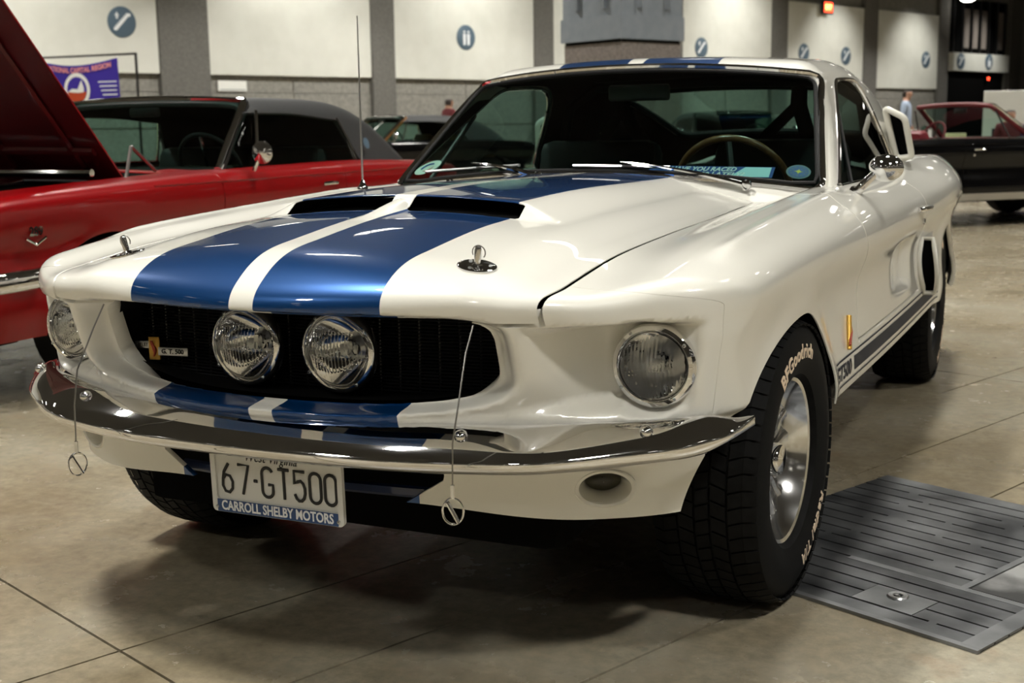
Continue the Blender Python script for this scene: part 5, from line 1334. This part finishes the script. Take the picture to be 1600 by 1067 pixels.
# ---------------------------------------------------------------- far stands and visitors
M['skin'] = mat('skin', (.45, .25, .17), .55); M['hair'] = mat('dark_hair', (.03, .02, .015), .6)
M['denim'] = mat('dark_denim', (.02, .025, .05), .8)
def person(label, loc, rot, shirt, hair=True, h=1.74, sit=False):
    t = thing('person', label, 'person', loc, rot); k = h / 1.74
    J = {'pel': (0, 0, .96), 'spine': (0, -.01, 1.16), 'chest': (0, 0, 1.34), 'neck': (0, 0, 1.49), 'head': (0, -.02, 1.60), 'crown': (0, -.01, 1.70)}
    E = [('pel', 'spine'), ('spine', 'chest'), ('chest', 'neck'), ('neck', 'head'), ('head', 'crown')]; Rr = {'pel': (.16, .12), 'spine': (.15, .11), 'chest': (.18, .12), 'neck': (.06, .06), 'head': (.105, .12), 'crown': (.095, .105)}
    for s, n in ((1, 'l'), (-1, 'r')):
        J.update({n + 'sh': (s * .19, 0, 1.41), n + 'el': (s * .25, .02, 1.13), n + 'wr': (s * .24, -.10, .90), n + 'ha': (s * .235, -.13, .82), n + 'hip': (s * .09, 0, .90), n + 'kn': (s * .10, -.01, .50), n + 'an': (s * .10, .02, .09), n + 'to': (s * .11, -.14, .04)})
        E += [('chest', n + 'sh'), (n + 'sh', n + 'el'), (n + 'el', n + 'wr'), (n + 'wr', n + 'ha'), ('pel', n + 'hip'), (n + 'hip', n + 'kn'), (n + 'kn', n + 'an'), (n + 'an', n + 'to')]
        Rr.update({n + 'sh': (.07, .07), n + 'el': (.048, .048), n + 'wr': (.03, .035), n + 'ha': (.04, .025), n + 'hip': (.095, .095), n + 'kn': (.065, .065), n + 'an': (.045, .045), n + 'to': (.04, .035)})
    if sit:
        for q in J: J[q] = (J[q][0], J[q][1], J[q][2] - .44)
        for s, n in ((1, 'l'), (-1, 'r')): J.update({n + 'kn': (s * .13, -.42, .50), n + 'an': (s * .13, -.42, .09), n + 'to': (s * .13, -.58, .04), n + 'wr': (s * .20, -.22, .60), n + 'ha': (s * .17, -.34, .60)})
    ks = list(J); me = bpy.data.meshes.new('body'); me.from_pydata([Vector(J[q]) * k for q in ks], [(ks.index(a), ks.index(b)) for a, b in E], [])
    o = bpy.data.objects.new('body', me); link(o, t); sm = o.modifiers.new('skin', 'SKIN'); me.skin_vertices.new() if not me.skin_vertices else None
    sv = me.skin_vertices[0].data
    for i, q in enumerate(ks): sv[i].radius = (Rr[q][0] * k, Rr[q][1] * k)
    sv[0].use_root = True
    o.modifiers.new('smooth', 'SUBSURF').levels = 1
    dg = bpy.context.evaluated_depsgraph_get(); m2 = bpy.data.meshes.new_from_object(o.evaluated_get(dg)); o.modifiers.clear(); o.data = m2
    for m in (M['skin'], shirt, M['denim'], M['hair']): m2.materials.append(m)
    for p in m2.polygons:
        z = p.center.z / k + (.44 if sit else 0); x = abs(p.center.x) / k; p.use_smooth = True
        if sit and p.center.y / k < -.18 and z < 1.3: z = .5 if z < 1.02 else .9; x = 0
        p.material_index = 2 if z < .95 and x < .2 else (1 if z < 1.47 and not (x > .2 and z < 1.0) else (3 if hair and (z > 1.66 or (p.center.y / k > .02 and z > 1.53)) else 0))
    fc = MB().lathe([(.012, 0), (.008, .012), (.001, .014)], 10, axis_matrix((0, -.128 * k, (1.60 - .44 * sit) * k), (0, -1, 0))).build('nose', M['skin'], t)
    for s in (1, -1): MB().lathe([(.010, 0), (.006, .006), (.001, .007)], 8, axis_matrix((s * .034 * k, -.122 * k, (1.63 - .44 * sit) * k), (0, -1, 0))).build('eye', M['ink'], t)
    return t
M['purplecloth'] = mat('purple_shirt', (.09, .015, .10), .8); M['maroon_cloth'] = mat('maroon_shirt', (.13, .015, .02), .8); M['bluecloth'] = mat('pale_blue_shirt', (.35, .42, .55), .8)
def ground_at(px, dist):
    d = _F + _R2 * ((px - 800) / FPX); q = CP + d / np.linalg.norm(d[:2]) * dist; return (q[0], q[1], 0)
def folding_chair(label, loc, rot):
    t = thing('folding_chair', label, 'chair', loc, rot)
    MB().box((0, 0, .385), (.42, .42, .03), None, .012).build('seat', M['trim_black'], t); MB().box((0, .21, .80), (.42, .03, .28), None, .012).build('backrest', M['trim_black'], t)
    for sx in (1, -1):
        MB().tube([(sx * .20, .21, .92), (sx * .20, .20, .46), (sx * .20, -.16, .0)], .011, 6).build('leg', M['satin'], t); MB().tube([(sx * .18, -.18, .44), (sx * .18, .24, .0)], .011, 6).build('leg', M['satin'], t)
for px_, ds, rr, mm, lb, cl_ in ((1600, 21, -.7, M['purplecloth'], 'person in a purple shirt sitting past the black convertible at the right edge', 'black folding chair under the person in purple'), (1560, 23.5, .5, M['maroon_cloth'], 'person in a maroon shirt sitting behind the windshield of the black convertible', 'black folding chair under the person in maroon')):
    g_ = ground_at(px_, ds); person(lb, g_, rr, mm, sit=True); folding_chair(cl_, (g_[0], g_[1], 0), rr)
person('person in a pale blue shirt standing just past the white roof scoop', ground_at(1402, 27), 1.5, M['bluecloth'])
person('dark haired person behind the black car, only the head in view', ground_at(709, 30), 2.6, M['maroon_cloth'], h=1.78)
def board(label, px0, px1, dist, z0, z1, m):
    a, b = Vector(ground_at(px0, dist)), Vector(ground_at(px1, dist)); c = (a + b) / 2; w = (b - a).length
    t = thing('display_board', label, 'board', c, math.atan2((b - a).y, (b - a).x))
    MB().box((0, 0, (z0 + z1) / 2), (w, .04, z1 - z0), None, .01).build('panel', m, t, smooth=False)
    for s in (1, -1): MB().box((s * (w / 2 - .05), 0, z0 / 2 + .01), (.05, .05, z0 - .02), None).build('leg', M['trim_black'], t, smooth=False); MB().box((s * (w / 2 - .05), 0, .012), (.08, .5, .02), None).build('foot', M['trim_black'], t, smooth=False)
board('wide pale grey display board behind the black convertible', 1519, 1680, 26, .5, 1.62, M['wallpanel'])
def table(label, px, dist, items):
    c = Vector(ground_at(px, dist)); t = thing('display_table', label, 'table', c, .35)
    MB().box((0, 0, .735), (1.8, .75, .03), None, .005).build('top', M['paper'], t, smooth=False)
    for sx in (1, -1):
        for sy in (1, -1): MB().tube([(sx * .82, sy * .3, 0), (sx * .82, sy * .3, .72)], .018, 8).build('leg', M['satin'], t)
    for i, (dx, hh, m, lb) in enumerate(items):
        q = Matrix.Rotation(.35, 4, 'Z') @ Vector((dx, 0, 0)); b = thing('box', lb, 'box', c + q + Vector((0, 0, .75)), .35)
        MB().box((0, 0, hh / 2 + .001), (.28, .22, hh), None, .004).build('carton', m, b, smooth=False); MB().box((0, 0, hh + .004), (.285, .225, .006), None).build('lid', m, b, smooth=False)
M['cream'] = mat('cream_card', (.68, .58, .34), .7)
table('white topped table with cartons between the white fastback and black convertible', 1425, 20, [(-.5, .26, M['cream'], 'left cream carton on the white topped table'), (.0, .20, M['paper'], 'white carton in the middle of the white topped table'), (.5, .14, M['cream'], 'low cream carton on the right end of the white topped table')])
